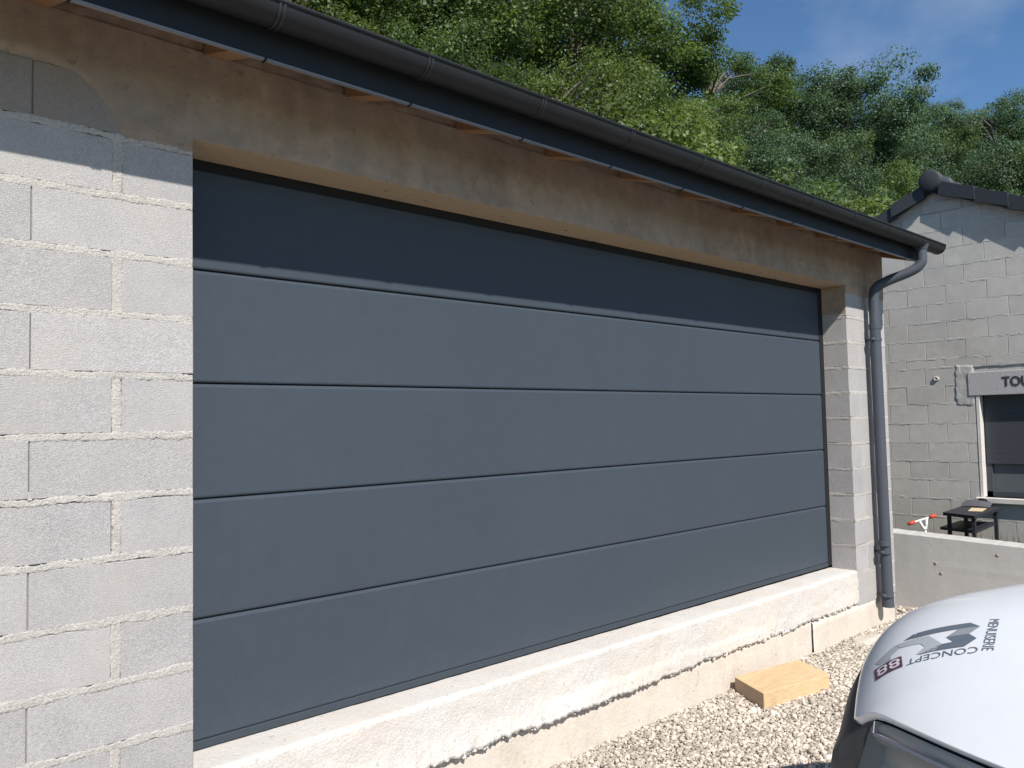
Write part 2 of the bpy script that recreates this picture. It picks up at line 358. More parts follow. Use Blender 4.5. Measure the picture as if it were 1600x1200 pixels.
for k in range(-2, 11):
    z = .17+.2*k
    strip(MV, MF, (XL, z), (-.002, z), .0145, 'x', 0, .42, .0022, k*5.1)
    if k < 10:
        strip(MV, MF, (GW+.002, z), (XR-.002, z), .0135, 'x', 0, .42, .002, k*5.1+99)
        # reveal of the pier (faces -X)
        V2, F2 = [], []
        strip(V2, F2, (.002, z), (.2, z), .0125, 'y', GW, .4, .0015, k*4.4+50)
        b0 = len(MV); MV += V2; MF += [tuple(b0+i for i in q) for q in F2]
part('mortar', pyd('mortar', MV, MF, True), M['mortar'], wall, kind='stuff')

# cast lintel and ring beam: ragged skin in front of a solid core
def zlow(x):
    rg = .010*fb(x*16, 1)+.009*fb(x*55, 2)
    if x < -.50: return 2.365+rg
    if x < -.235: return 2.145+.215*max(0., 1-((x+.50)/.265)**2.6)**.75+rg*(1+1.2*(x > -.33))
    if x < -.004: return 2.150+.010*fb(x*12, 3)
    if x < GW: return GH
    if x < GW+.02: return 2.16
    return 2.13+.02*fb(x*8, 4)
xs = np.concatenate([np.arange(XL, -.60, .03), np.arange(-.60, -.001, .006), np.arange(0, GW, .03), [GW-.001], np.arange(GW, XR, .012), [XR]])
BV, BF = [], []; nr = 9
for x in xs:
    zl = zlow(x); cut = 0 <= x < GW
    for j in range(nr+1):
        t = j/nr; z = zl+(2.545-zl)*t
        y = -.005+.0022*fb(x*2.5, z*4)+.0012*fb(x*14, z*14, 4)
        xx = x; zz = z
        if j == 0 and not cut: y = .006; zz += .004*fb(x*60, 8)
        if x >= XR-.001: xx += .004*fb(z*14, 3)
        BV.append((xx, y, zz))
for i in range(len(xs)-1):
    for j in range(nr): a = i*(nr+1)+j; BF.append((a, a+nr+1, a+nr+2, a+1))
nb = len(BV)                                      # right end return
for j in range(nr+1): BV.append((BV[(len(xs)-1)*(nr+1)+j][0], .2, BV[(len(xs)-1)*(nr+1)+j][2]))
for j in range(nr): a = (len(xs)-1)*(nr+1)+j; BF.append((a, nb+j, nb+j+1, a+1))
beam = part('lintel_beam', pyd('lintel_beam', BV, BF, True), M['beam'], garage)
part('beam_core', boxes('beam_core', [(0, GW, .004, .2, GH+.024, 2.54), (XL, 0, .012, .2, 2.40, 2.54), (GW, XR-.01, .012, .2, 2.19, 2.54)]), M['beam'], garage)
for (a, b) in ((.001, 1.005), (1.008, 3.02), (3.023, GW-.001)):
    part('soffit_board', box('soffit_board', a, b, -.001, .205, GH+.0005, GH+.022, .001), M['soffit'], garage)
part('beam_core', box('beam_core', GW-.0005, GW+.012, .002, .2, 2.0, 2.22), M['beam'], garage)

# sill: profile swept along X with noise
SX = np.arange(-.002, GW+.022, .011); SV, SF = [], []
def sb_low(x): return -.262+.016*fb(x*3.1, 5)+.012*fb(x*17, 6)+.006*fb(x*60, 7)
prof = [(.215, 0), (.12, 0), (.03, 0), (.008, -.002), (.0, -.010)]; nf = 15
for x in SX:
    zl = sb_low(x)+.006*random.uniform(-1, 1); over = (.019+.010*fb(x*11, 8)) if x < 2.1 else max(.003, .019-.016*(x-2.1)/.8)+.004*fb(x*11, 8)
    over = max(.002, over); step_z = -.185+.02*fb(x*2.3, 12)+.008*fb(x*25, 13); st = .007 if 1.7 < x < 3.6 else .002
    for (y, z) in prof: SV.append((x, y+((.004*fb(x*7, 2)+.003*fb(x*33, 3)) if y < .01 else 0), z-.012*x/GW-((.003*abs(fb(x*21, 5))) if y < .01 else 0)+.0022*fb(x*5, y*9, 1)+.001*fb(x*40, y*40, 3)))
    for j in range(nf+1):
        t = j/nf; z = (-.02-.012*x/GW)*(1-t)+zl*t
        e_ = min(1, t*5); y = -.001-over*max(0, (t-.35)/.65)**2.2+e_*(.0032*fb(x*9, z*14, 4)+.0026*fb(x*38, z*38, 5)+.006*t*fb(x*85, z*85, 6, 2))
        if z < step_z: y -= st
        SV.append((x+e_*.002*fb(x*40, z*40, 9), y, z))
    SV.append((x, .03, zl+.004)); SV.append((x, .06, zl+.03))
m_ = len(prof)+nf+3
for i in range(len(SX)-1):
    for j in range(m_-1): a = i*m_+j; SF.append((a, a+1, a+m_+1, a+m_))
part('sill', pyd('sill', SV, SF, True), M['sill'], garage)
def crumbs():
    ico = bmesh.new(); bmesh.ops.create_icosphere(ico, subdivisions=1, radius=1)
    iv = [v.co.copy() for v in ico.verts]; fc = [[v.index for v in f.verts] for f in ico.faces]; ico.free(); V, F = [], []; rg = random.Random(5)
    for _ in range(1500):
        x = rg.uniform(0, GW); dens = .5+.5*fb(x*2.2, 31)+(.35 if x < 2.4 else 0)
        if rg.random() > dens: continue
        zl = sb_low(x); r = .0035+.011*rg.random()**3; h = rg.random()**2.5*.07
        over = (.019+.010*fb(x*11, 8)) if x < 2.1 else max(.007, .019-.014*(x-2.1)/.6)
        c = Vector((x, -over*max(0, 1-h/.15)**2+.004, zl+h-.008*rg.random())); b = len(V)
        k = Vector((rg.uniform(.7, 1.5), rg.uniform(.5, .9), rg.uniform(.6, 1.1)))
        for q in iv: V.append((c.x+q.x*r*k.x*rg.uniform(.75, 1.2), c.y+q.y*r*k.y*rg.uniform(.75, 1.2), c.z+q.z*r*k.z*rg.uniform(.75, 1.2)))
        F += [tuple(b+i for i in f) for f in fc]
    return pyd('crumbs', V, F)
part('crumbs', crumbs(), M['sill'], garage, kind='stuff')
# footing, in two pours with an open joint
def foot(x0, x1, zt, seed, dy=0.):
    def f(u, v):
        x = x0+(x1-x0)*u; z = zt+(-.72-zt)*v
        if v == 0: z = zt+.012*fb(x*6, seed)
        y = .008+dy+.004*fb(x*4, z*4, seed)+.0022*fb(x*30, z*30, seed)
        e = min((x-x0), (x1-x))
        if e < .012: y += (.012-e)*.8
        return (x, y if v > 0 else y+.03, z)
    n = int((x1-x0)/.02)
    fr = grid('footing', f, n, 16)
    bk = boxes('footing', [(x0+.006, x1-.006, .035, .25, -.72, zt-.02)])
    return joinm('footing', [fr, bk])
part('footing', foot(XL, 4.385, -.235, 1.), M['footing'], garage)
part('footing', foot(4.390, XR-.03, -.262, 2., -.012), M['footing'], garage)
# sectional door
door = part('garage_door', boxes('garage_door', [(.0, .035, .192, .24, .03, GH), (GW-.062, GW-.001, .196, .25, .012, GH), (.0, GW, .205, .25, 2.185, GH+.01)]), M['doordark'], garage)
seams = [.034, .480, .925, 1.362, 1.795, 2.19]
for i in range(5):
    z0, z1 = seams[i]+.0015, seams[i+1]-.0015
    # section profile: flat face with a small rounded step at the joints
    pf = [(.235, z0), (.207, z0), (.2035, z0+.0015), (.2012, z0+.005), (.200, z0+.010), (.200, z1-.015), (.2035, z1-.0105), (.2095, z1-.004), (.213, z1), (.235, z1)]
    xa, xb = .02, GW-.055; n = 24; v = []; f = []
    for k in range(n+1):
        x = xa+(xb-xa)*k/n
        for (y, z) in pf: v.append((x, y+.0012*fb(x*.9, z*1.3, i), z))
    m_ = len(pf)
    for k in range(n):
        for j in range(m_-1): a = k*m_+j; f.append((a, a+m_, a+m_+1, a+1))
    me = pyd('door_panel', v, f, False)
    part('door_panel', me, M['door'], door)
part('bottom_seal', box('bottom_seal', .02, GW-.055, .198, .235, .004, .035, .003), M['seal'], door)
# dust and tiny scuffs kept in geometry-free paint: handled by the door material

# eave: rafters, deck, fascia, gutter, tiles
SLP = .30
def roofz(y): return 2.54+SLP*y                       # underside of the rafters at the wall face
ridgeY = 3.0
for i in range(-5, 11):
    x = .04+.58*i
    if x+.08 > XR+.2: continue
    v = []
    for y in (-.312, 3.0):
        for (xx, dz) in ((x, 0), (x+.08, 0), (x+.08, .10), (x, .10)): v.append((xx, y, roofz(y)+dz))
    part('rafter', pyd('rafter', v, [(0, 3, 2, 1), (4, 5, 6, 7), (0, 1, 5, 4), (1, 2, 6, 5), (2, 3, 7, 6), (3, 0, 4, 7)]), M['rafter'], garage)
# rough infill between the rafters
for i in range(-5, 10):
    xa = .04+.58*i+.082; xb = xa+.496
    if xa > XR: continue
    xb = min(xb, XR-.01)
    def inf(u, v, xa=xa, xb=xb):
        x = xa+(xb-xa)*u
        return (x, .004-.010*(1-v)*abs(fb(x*7, v*2))+.012*fb(x*16, v*6), 2.53+.118*v+.006*fb(x*20, v))
    part('infill', grid('infill', inf, 30, 5), M['beam'], garage)
part('roof_deck', pyd('roof_deck', [(XL, -.335, roofz(-.335)+.102), (6.0, -.335, roofz(-.335)+.102), (6.0, 3, roofz(3)+.102), (XL, 3, roofz(3)+.102),
      (XL, -.335, roofz(-.335)+.118), (6.0, -.335, roofz(-.335)+.118), (6.0, 3, roofz(3)+.118), (XL, 3, roofz(3)+.118)],
      [(0, 3, 2, 1), (4, 5, 6, 7), (0, 1, 5, 4), (1, 2, 6, 5), (2, 3, 7, 6), (3, 0, 4, 7)]), M['deck'], garage)
FY, FZ = -.338, 2.426
fas = part('fascia', boxes('fascia', [(XL, 5.86, FY, FY+.022, FZ+.004, 2.575)], .002), M['fascia'], garage)
part('drip_edge', boxes('drip_edge', [(XL, 5.86, FY-.002, FY+.016, FZ-.003, FZ+.003)]), M['edge'], fas)
for i in range(-4, 10):
    x = .115+.593*i
    if x < 5.8: part('fascia_clip', boxes('fascia_clip', [(x-.004, x+.004, FY-.005, FY+.02, FZ-.006, FZ+.006)], .001), M['vdark'], fas)
GY, GZ, GR = -.404, 2.569, .0613
def gut(x0, x1, r0, r1, bead=True):
    pr = []
    n = 18
    if bead:
        for k in range(8): a = R(-20)+k*R(300)/7; pr.append((GY-r0-.001+.0075*math.cos(a), GZ+.003+.0075*math.sin(a)))
    for k in range(n+1): a = math.pi+math.pi*k/n; pr.append((GY+r0*math.cos(a), GZ+r0*math.sin(a)))
    for k in range(n+1): a = 2*math.pi-math.pi*k/n; pr.append((GY+r1*math.cos(a), GZ+r1*math.sin(a)))
    nx = max(1, int((x1-x0)/.3)); v = []; f = []; m_ = len(pr)
    for i in range(nx+1):
        x = x0+(x1-x0)*i/nx
        for (y, z) in pr: v.append((x, y, z))
    for i in range(nx):
        for j in range(m_): a, b = i*m_+j, i*m_+(j+1) % m_; f.append((a, b, b+m_, a+m_))
    if bead is False: f.append(tuple(range(m_))); f.append(tuple(range(nx*m_, (nx+1)*m_))[::-1])
    return pyd('gutter', v, f, False)
gme = gut(XL, 5.95, GR, GR-.003)
for p in gme.polygons: p.use_smooth = True
gme.set_sharp_from_angle(angle=R(50))
gutter = part('gutter', gme, M['gutter'], garage)
cap = []
for k in range(19): a = math.pi+math.pi*k/18; cap.append((5.951, GY+(GR+.003)*math.cos(a), GZ+(GR+.003)*math.sin(a)))
cv = cap+[(5.957, p[1], p[2]) for p in cap]; nn = 19
part('end_cap', pyd('end_cap', cv, [tuple(range(nn))[::-1], tuple(range(nn, 2*nn))]+[(i, i+1, nn+i+1, nn+i) for i in range(nn-1)]+[(nn-1, 0, nn, 2*nn-1)]), M['gutter'], gutter)
for i in range(-4, 10):
    x = .115+.600*i
    if x < 5.85: part('gutter_clip', joinm('gutter_clip', [gut(x-.012, x-.004, GR+.0035, GR-.001, None), gut(x+.004, x+.012, GR+.0035, GR-.001, None)]), M['clip'], gutter)
# roof tiles: eave course one by one, the field behind as one corrugated sheet
TW, TL = .30, .36
def tprof(u):   # flat pan with a roll
    return .026*math.exp(-((u-.18)/.10)**2)+.010*math.exp(-((u-.62)/.07)**2)
def tileme():
    v, f = [], []; n = 14
    for j, s in enumerate((0, TL)):
        for lay in (0, -.013):
            for i in range(n+1):
                u = i/n; v.append((u*TW*1.01, s*.958, s*SLP*.958+lay+tprof(u)-(0 if j == 0 else .016)))
    c = n+1
    for i in range(n):
        f += [(i, i+1, 2*c+i+1, 2*c+i), (c+i, 3*c+i, 3*c+i+1, c+i+1), (i, c+i, c+i+1, i+1)]
    f += [(0, 2*c, 3*c, c), (n, c+n, 3*c+n, 2*c+n)]
    return pyd('roof_tile', v, f, True)
roof = part('roof', grid('roof', lambda u, v: (XL+(6.02-XL)*u, -.10+v*3.1, roofz(-.10+v*3.1)+.150-.02*((v*3.1/.34) % 1)+tprof(((XL+(6.02-XL)*u)/TW) % 1)), 430, 60), M['tile'], garage)
part('rear_slope', pyd('rear_slope', [(XL, 3.0, roofz(3)+.17), (6.02, 3.0, roofz(3)+.17), (6.02, 6.5, 2.45), (XL, 6.5, 2.45)], [(0, 1, 2, 3)]), M['tile'], roof)
part('gable_infill', pyd('gable_infill', [(XR-.1, .1, 2.5), (XR-.1, 6.0, 2.5), (XR-.1, 3.0, roofz(3)+.09), (XL+.1, .1, 2.5), (XL+.1, 6.0, 2.5), (XL+.1, 3.0, roofz(3)+.09)], [(0, 1, 2), (3, 5, 4)]), M['beam'], garage)
tm = tileme(); tm.materials.append(M['tile'])
for i in range(29):
    o = bpy.data.objects.new('roof_tile', tm); COL.objects.link(o); o.parent = roof
    o.location = (XL+i*TW+.02, -.392+random.uniform(-.006, .006), roofz(-.392)+.179+random.uniform(-.003, .003)); o.rotation_euler = (0, random.uniform(-.006, .006), random.uniform(-.01, .01))

# downpipe with swan neck
path = [(5.60, GY, 2.53), (5.60, GY, 2.44), (5.60, GY, 2.395), (5.57, GY+.05, 2.335), (5.47, -.13, 2.255), (5.44, -.085, 2.20), (5.44, -.08, 2.12)]
path = smoothpath(path, 3)+[(5.44, -.08, 2.08), (5.44, -.08, 2.02), (5.44, -.08, 1.9)]
pipe = part('downpipe', tube('downpipe', [(5.44, -.08, 1.93), (5.447, -.08, .8), (5.46, -.08, -.30)], .043, 20), M['pipe'], garage)
part('swan_neck', tube('swan_neck', path, .040, 20), M['pipe'], pipe)
part('outlet', tube('outlet', [(5.60, GY, 2.54), (5.60, GY, 2.495)], [.058, .043], 20), M['pipe'], pipe)
for z, r in ((1.905, .0455), (.17, .0455)):
    part('collar', tube('collar', [(5.44, -.08, z+.02), (5.44, -.08, z-.02)], r, 20), M['pipe'], pipe)
part('shoe', tube('shoe', [(5.46, -.08, -.22), (5.461, -.081, -.335)], .0458, 20), M['pipe'], pipe)
for z in (1.80, .10, -.24):
    part('bracket', joinm('bracket', [tube('b', [(5.443, -.08, z+.012), (5.443, -.08, z-.012)], .0475, 20), boxes('b2', [(5.386, 5.403, -.095, -.06, z-.012, z+.012), (5.482, 5.50, -.095, -.06, z-.012, z+.012), (5.435, 5.455, -.06, .01, z-.008, z+.008)])]), M['pipe'], pipe)

# ------------------------------------------------------------------ neighbour house
NX = 8.2
house = thing('neighbour_house', 'unrendered grey block house with dark tiled gable beyond the low wall', 'house')
pk_y, pk_z = .38, 3.66; sl_l, sl_r = .50, .45
def gz(y): return pk_z-(sl_l*(y-pk_y) if y > pk_y else sl_r*(pk_y-y))
yA, yB = -4.2, 4.6
WY0, WY1, WZ0, WZ1 = -1.25, .045, .315, 1.40            # window opening
wv = []
def nbox(): # core wall with opening, faces -X
    bm = bmesh.new()
    rects = [(yA, WY0, -.5, gz(yA)-.02), (WY1, yB, -.5, gz(yB)-.02), (WY0, WY1, -.5, WZ0), (WY0, WY1, WZ1, gz(yA)-.02)]
    for (a, b, c, d) in rects:
        if d <= c: continue
        g = bmesh.ops.create_cube(bm, size=1)['verts']
        for v in g: v.co = (NX+.105+v.co.x*.19, (a+b)/2+v.co.y*(b-a), (c+d)/2+v.co.z*(d-c))
    lo = gz(yA)-.02; lo2 = gz(yB)-.02
    pts = [(yA, lo), (WY1, lo), (WY1, lo2), (yB, lo2), (pk_y, pk_z-.02)]
    fv = [bm.verts.new((NX+.010, y, z)) for (y, z) in pts]; bv = [bm.verts.new((NX+.2, y, z)) for (y, z) in pts]
    bm.faces.new(fv); bm.faces.new(bv[::-1])
    me = bpy.data.meshes.new('wall'); bm.to_mesh(me); bm.free(); return me
nwall = part('wall', nbox(), M['nmortar'], house)
part('side_wall', boxes('side_wall', [(NX+.2, NX+7, yA, yA+.2, -.5, 1.62), (NX+.2, NX+7, yB-.2, yB, -.5, 1.55)]), M['nmortar'], house)
nz_ = [-.52, -.32, -.12, .08, .28, .48, .68, .885, 1.09, 1.30, 1.50, 1.69, 1.79, 1.99, 2.19, 2.39, 2.59, 2.79, 2.99, 3.19, 3.39, 3.59]
NV, NF = [], []
for k in range(len(nz_)-1):
    z0, z1 = nz_[k]+.005, nz_[k+1]-.005
    off = (.2 if k % 2 else 0)+random.uniform(-.03, .03)+.64-.4*3
    y = 1.9+off-.4*8
    while y < 2.4:
        a, b = y+.002, y+.398; y += .4
        if b < -2.2: continue
        if a < WY1+.03 and b > WY0 and z1 > WZ0-.02 and z0 < WZ1+.24:
            if b > WY1+.10: a = max(a, WY1+.03 if z0 < WZ1 else WY1+.10)
            else: continue
        if b-a < .06: continue
        zt = min(z1, gz(a)-.04, gz(b)-.04)
        if zt-z0 < .05: continue
        block(nwall, 'y', a, b, z0, zt, NX, .1, M['nblock'], .0009)
    if z1 < 3.5:
        for (a, b) in ((-2.2, WY0), (WY1+.03, 2.3)) if (WZ0-.1 < nz_[k] < WZ1+.2) else ((-2.2, 2.3),):
            a = max(a, pk_y-(pk_z-nz_[k])/sl_r+.1); b = min(b, pk_y+(pk_z-nz_[k])/sl_l-.1)
            if b > a: strip(NV, NF, (a, nz_[k]), (b, nz_[k]), .0115, 'y', NX, .5, .0012, k*3.3+7, .02, .0018)
part('mortar', pyd('mortar', NV, NF, True), M['nmortar'], nwall, kind='stuff')
def smear(u, v):   # trowelled patch beside the shutter box
    y = .27-.20*u; z = 1.72-.46*v; e = min(u, 1-u, v, 1-v)
    return (NX-.004-.004*fb(y*12, z*12)+(.02 if e == 0 else 0), y+.02*fb(z*14, u*3), z+.015*fb(y*14, v*3))
part('mortar_patch', grid('mortar_patch', smear, 14, 24), M['nmortar'], nwall)
# window
win = part('window', boxes('window', [(NX+.10, NX+.15, WY0, WY0+.06, WZ0, WZ1), (NX+.10, NX+.15, WY1-.07, WY1-.012, WZ0, WZ1), (NX+.10, NX+.15, WY0, WY1-.012, WZ0, WZ0+.06), (NX+.1, NX+.15, WY0, WY1, WZ1-.05, WZ1)], .002), M['frame'], house)
part('pane', boxes('pane', [(NX+.125, NX+.131, WY0+.05, WY1-.06, WZ0+.05, WZ1)]), M['glass'], win)
part('curtain', boxes('curtain', [(NX+.21, NX+.22, WY0, WY1, WZ0, WZ1)]), M['shutter'], win)
for i in range(14):
    z = WZ1-.01-.052*(i+1)
    part('shutter_slat', boxes('shutter_slat', [(NX+.088, NX+.097, WY0+.01, WY1-.03, z, z+.0516)], .0005), M['shutter'], win)
part('jamb', boxes('jamb', [(NX-.004, NX+.18, WY1-.012, WY1+.02, WZ0, WZ1-.02)], .002), M['white'], win)
part('window_sill', boxes('window_sill', [(NX-.06, NX+.16, WY0-.05, WY1+.055, WZ0-.055, WZ0)], .005), M['white'], win)
lint = part('shutter_box', boxes('shutter_box', [(NX-.012, NX+.2, WY0-.15, WY1+.085, WZ1-.022, 1.622)], .003), M['lintel'], house)
def textmesh(body, name, align='LEFT'):
    c = bpy.data.curves.new(name, 'FONT'); c.body = body; c.align_x = align; c.resolution_u = 3
    o = bpy.data.objects.new(name, c); COL.objects.link(o); bpy.context.view_layer.update()
    me = bpy.data.meshes.new_from_object(o.evaluated_get(bpy.context.evaluated_depsgraph_get()))
    bpy.data.objects.remove(o); bpy.data.curves.remove(c); me.name = name; return me
tme = textmesh('TOU', 'lettering')
xsv = [v.co.x for v in tme.vertices]; ysv = [v.co.y for v in tme.vertices]; x0, x1, y0, y1 = min(xsv), max(xsv), min(ysv), max(ysv)
for v in tme.vertices:
    v.co = (NX-.0145, -.192-.245*(v.co.x-x0)/(x1-x0), 1.462+.098*(v.co.y-y0)/(y1-y0))
# embolden: duplicate shifted copies
t2 = [tme]
for (dy, dz) in ((.005, 0), (-.005, 0), (0, .004), (0, -.004)):
    q = tme.copy()
    for v in q.vertices: v.co.y += dy; v.co.z += dz; v.co.x -= .0004*len(t2)
    t2.append(q)
part('lettering', joinm('lettering', t2), M['ink'], lint)
for (yy, zz) in ((.445, 1.575),):   # a small lump of cement left on the face
    part('cement_lump', grid('cement_lump', lambda u, v: (NX-.018*math.sin(math.pi*v)-.001, yy+.032*math.cos(6.2832*u)*math.cos(math.pi*v/2), zz+.025*math.sin(6.2832*u)*math.cos(math.pi*v/2)), 12, 6), M['nblock'], house)
# roof of the house
def roofplane(s):
    ysn = pk_y; v = []
    for j in range(2):
        d = 4.9*j
        y = pk_y+s*d; z = pk_z+.045-(sl_l if s > 0 else sl_r)*d
        v += [(NX-.07, y, z), (NX+7.2, y, z), (NX+7.2, y, z+.05), (NX-.07, y, z+.05)]
    return pyd('roof_slope', v, [(0, 1, 5, 4), (1, 2, 6, 5), (2, 3, 7, 6), (3, 0, 4, 7), (0, 3, 2, 1), (4, 5, 6, 7)])
nroof = part('roof', joinm('roof', [roofplane(1), roofplane(-1)]), M['tile'], house)
for s, slp in ((1, sl_l), (-1, sl_r)):
    c, sn = 1/math.hypot(1, slp), slp/math.hypot(1, slp)
    # barge board and batten
    L = 4.8
    for (xa, xb, h0, h1, mt, nm) in ((NX-.055, NX-.035, -.055, .05, 'fascia', 'barge_board'), (NX-.033, NX-.004, -.035, .03, 'rafter', 'batten')):
        v = []
        for d in (0, L):
            y = pk_y+s*d*c; z = pk_z-d*sn
            v += [(xa, y, z+h0), (xb, y, z+h0), (xb, y, z+h1), (xa, y, z+h1)]
        part(nm, pyd(nm, v, [(0, 1, 5, 4), (1, 2, 6, 5), (2, 3, 7, 6), (3, 0, 4, 7), (0, 3, 2, 1), (4, 5, 6, 7)]), M[mt], nroof)
    for i in range(13):
        d0, d1 = .08+i*.335, .08+i*.335+.39
        if d1 > 4.9: break
        # angled verge tile: top plate + side apron; lower end sits higher (overlap)
        v = []
        for d, lift, xo in ((d0, .056, .086), (d1, .086, .112)):
            y = pk_y+s*d*c; z = pk_z-d*sn+lift
            v += [(NX-xo, y, z-.125), (NX-xo+.05, y, z-.125), (NX-xo+.05, y, z+.002), (NX+.10, y, z+.002), (NX+.10, y, z+.018), (NX-xo, y, z+.018)]
        f = [(0, 1, 2, 3, 4, 5), (6, 11, 10, 9, 8, 7)]+[(k, 6+k, 6+(k+1) % 6, (k+1) % 6) for k in range(6)]
        part('verge_tile', pyd('verge_tile', v, f), M['tile'], nroof)
rv = [(NX-.12+.36*i, i) for i in range(20)]
for x, i in rv:
    part('ridge_tile', tube('ridge_tile', [(x, pk_y, pk_z+.075), (x+.39, pk_y, pk_z+.062)], [.115, .10], 14), M['tile'], nroof)
part('ridge_end', tube('ridge_end', [(NX-.135, pk_y, pk_z+.07), (NX-.125, pk_y, pk_z+.07), (NX-.10, pk_y, pk_z+.07)], [.085, .108, .110], 18), M['tile'], nroof)

# ------------------------------------------------------------------ low concrete wall between
def lw(u, v):
    y = -3.2+u*4.8
    zt = .150+.034*(y-.28)
    pr = [(0, 0), (.06, 0), (.12, 0), (.2, 0), (.3, 0), (.4, 0), (.5, 0), (.6, 0), (.7, 0), (.8, 0), (.9, 0)]
    return None
LX, LT = 6.32, .22
ny = 160; LV, LF = [], []
for i in range(ny+1):
    y = -3.2+4.8*i/ny; zt = .143+.034*(y-.28)+.004*fb(y*5, 2)+.003*fb(y*22, 4)
    pr = []
    for j in range(15): t = j/14; z = -.55+(zt-.008+.55)*t; pr.append((LX+.0012*fb(y*1.3, z*2, 1)+.0004*fb(y*18, z*18, 2)-.0012*(abs(z+.13) < .012), z))
    pr += [(LX+.010, zt+.003*fb(y*40, 1)), (LX+LT*.5, zt+.004*fb(y*9, 6)), (LX+LT-.01, zt), (LX+LT, zt-.01), (LX+LT, -.55)]
    for (x, z) in pr: LV.append((x, y, z))
m_ = len(pr)
for i in range(ny):
    for j in range(m_-1): a = i*m_+j; LF.append((a, a+1, a+m_+1, a+m_))
LF.append(tuple(range(m_))[::-1]); LF.append(tuple(range(ny*m_, (ny+1)*m_)))
lowwall = link('low_wall', pyd('low_wall', LV, LF, False), M['lowwall'], label='low cast concrete wall with pale top behind the downpipe and van', category='wall')
for (yy, zz) in ((-.18, -.18), (-.62, .02), (.30, -.02), (-.14, -.10)):
    part('tie_hole', tube('tie_hole', [(LX-.003, yy, zz), (LX+.03, yy, zz)], [.013, .009], 10), M['core'], lowwall)

# ------------------------------------------------------------------ off-cut of timber on the gravel
def timber():
    v = [Vector(p) for p in ((3.365, .015, 0), (3.985, -.075, 0), (3.795, -.365, 0), (3.215, -.262, 0))]
    return v
tb = thing('timber_offcut', 'pale sawn timber offcut lying on the gravel against the footing', 'timber', (3.55, -.19, -.497))
A = Vector((3.15, -.317)); ux = Vector((.595, -.105)); uy = Vector((.15, .283))
Lx, Ly, Hh = 1., 1., .092
bmT = bmesh.new(); bmesh.ops.create_cube(bmT, size=1)
for v in bmT.verts:
    q = A+ux*((v.co.x+.5)*Lx)+uy*((v.co.y+.5)*Ly)
    v.co = (q.x-3.55, q.y+.19, (v.co.z+.5)*Hh)
bmesh.ops.bevel(bmT, geom=bmT.edges[:], offset=.003, segments=1, affect='EDGES')
meT = bpy.data.meshes.new('body'); bmT.to_mesh(meT); bmT.free(); meT.materials.append(M['pine']); meT.materials.append(M['pinecut_shaded'])
for p in meT.polygons:
    if p.normal.x < -.7: p.material_index = 1
bo = bpy.data.objects.new('body', meT); COL.objects.link(bo); bo.parent = tb
# broken slab of concrete by the pier
ch = bmesh.new(); bmesh.ops.create_icosphere(ch, subdivisions=2, radius=1)
for v in ch.verts:
    n_ = 1+.22*fb(v.co.x*1.6, v.co.y*1.6, v.co.z*1.6); v.co = (v.co.x*.17*n_, v.co.y*.075*n_, max(-.3, min(.8, v.co.z*1.3))*.045*n_)
cm = bpy.data.meshes.new('concrete_chunk'); ch.to_mesh(cm); ch.free()
co = link('concrete_chunk', cm, M['chunk'], label='flat broken lump of concrete on the gravel below the right pier', category='rubble'); co.location = (4.95, -.13, -.50); co.rotation_euler[2] = -.1

# ------------------------------------------------------------------ van
VN = Vector((1.85, -1.47, 0)); VY = R(10)
van = thing('van', 'white van parked facing the garage with grey lettered logo on its bonnet', 'van', (VN.x, VN.y, -.5), rz=VY)
# local frame of the van: +y forward, x to its right, z up from the ground
ZG = .5
def sb(a):
    a = abs(a); s = .055+.02*(a/.3)**2
    if a > .4: s = .0906+1.22*(a-.4)
    if a > .5: s += 2*(a-.5)**2
    return s
def hz(l, s):
    a = abs(l); t = max(0, s-.055-.02*(a/.3)**2); ac = .42+.22*s
    d = .17*(a/ac)**1.7 if a < ac else .17+1.05*(a-ac)
    return ZG+.33+.14*(1-math.exp(-t/.1))+.31*s-.05*s*s-d
HA, HS = .78, 1.12
def hoodpt(p, v, dz=0):
    a = HA*p; s0 = sb(a); s = s0+(HS-s0)*v; return Vector((a, -s, hz(a, s)+dz))
NP, NVv = 72, 40
hv, hf = [], []
for j in range(NVv+1):
    for i in range(NP+1): hv.append(hoodpt(-1+2*i/NP, (j/NVv)**1.4))
for j in range(NVv):
    for i in range(NP): a = j*(NP+1)+i; hf.append((a, a+NP+1, a+NP+2, a+1))
nb0 = len(hv); bi = list(range(NP+1))                     # folded rim along the front edge
for i in bi: q = hv[i]; hv.append(Vector((q.x*.985, q.y-.014, q.z-.018)))
for i in range(NP): hf.append((i, i+1, nb0+i+1, nb0+i))
hood = part('bonnet', pyd('bonnet', hv, hf, True), M['vwhite'], van)
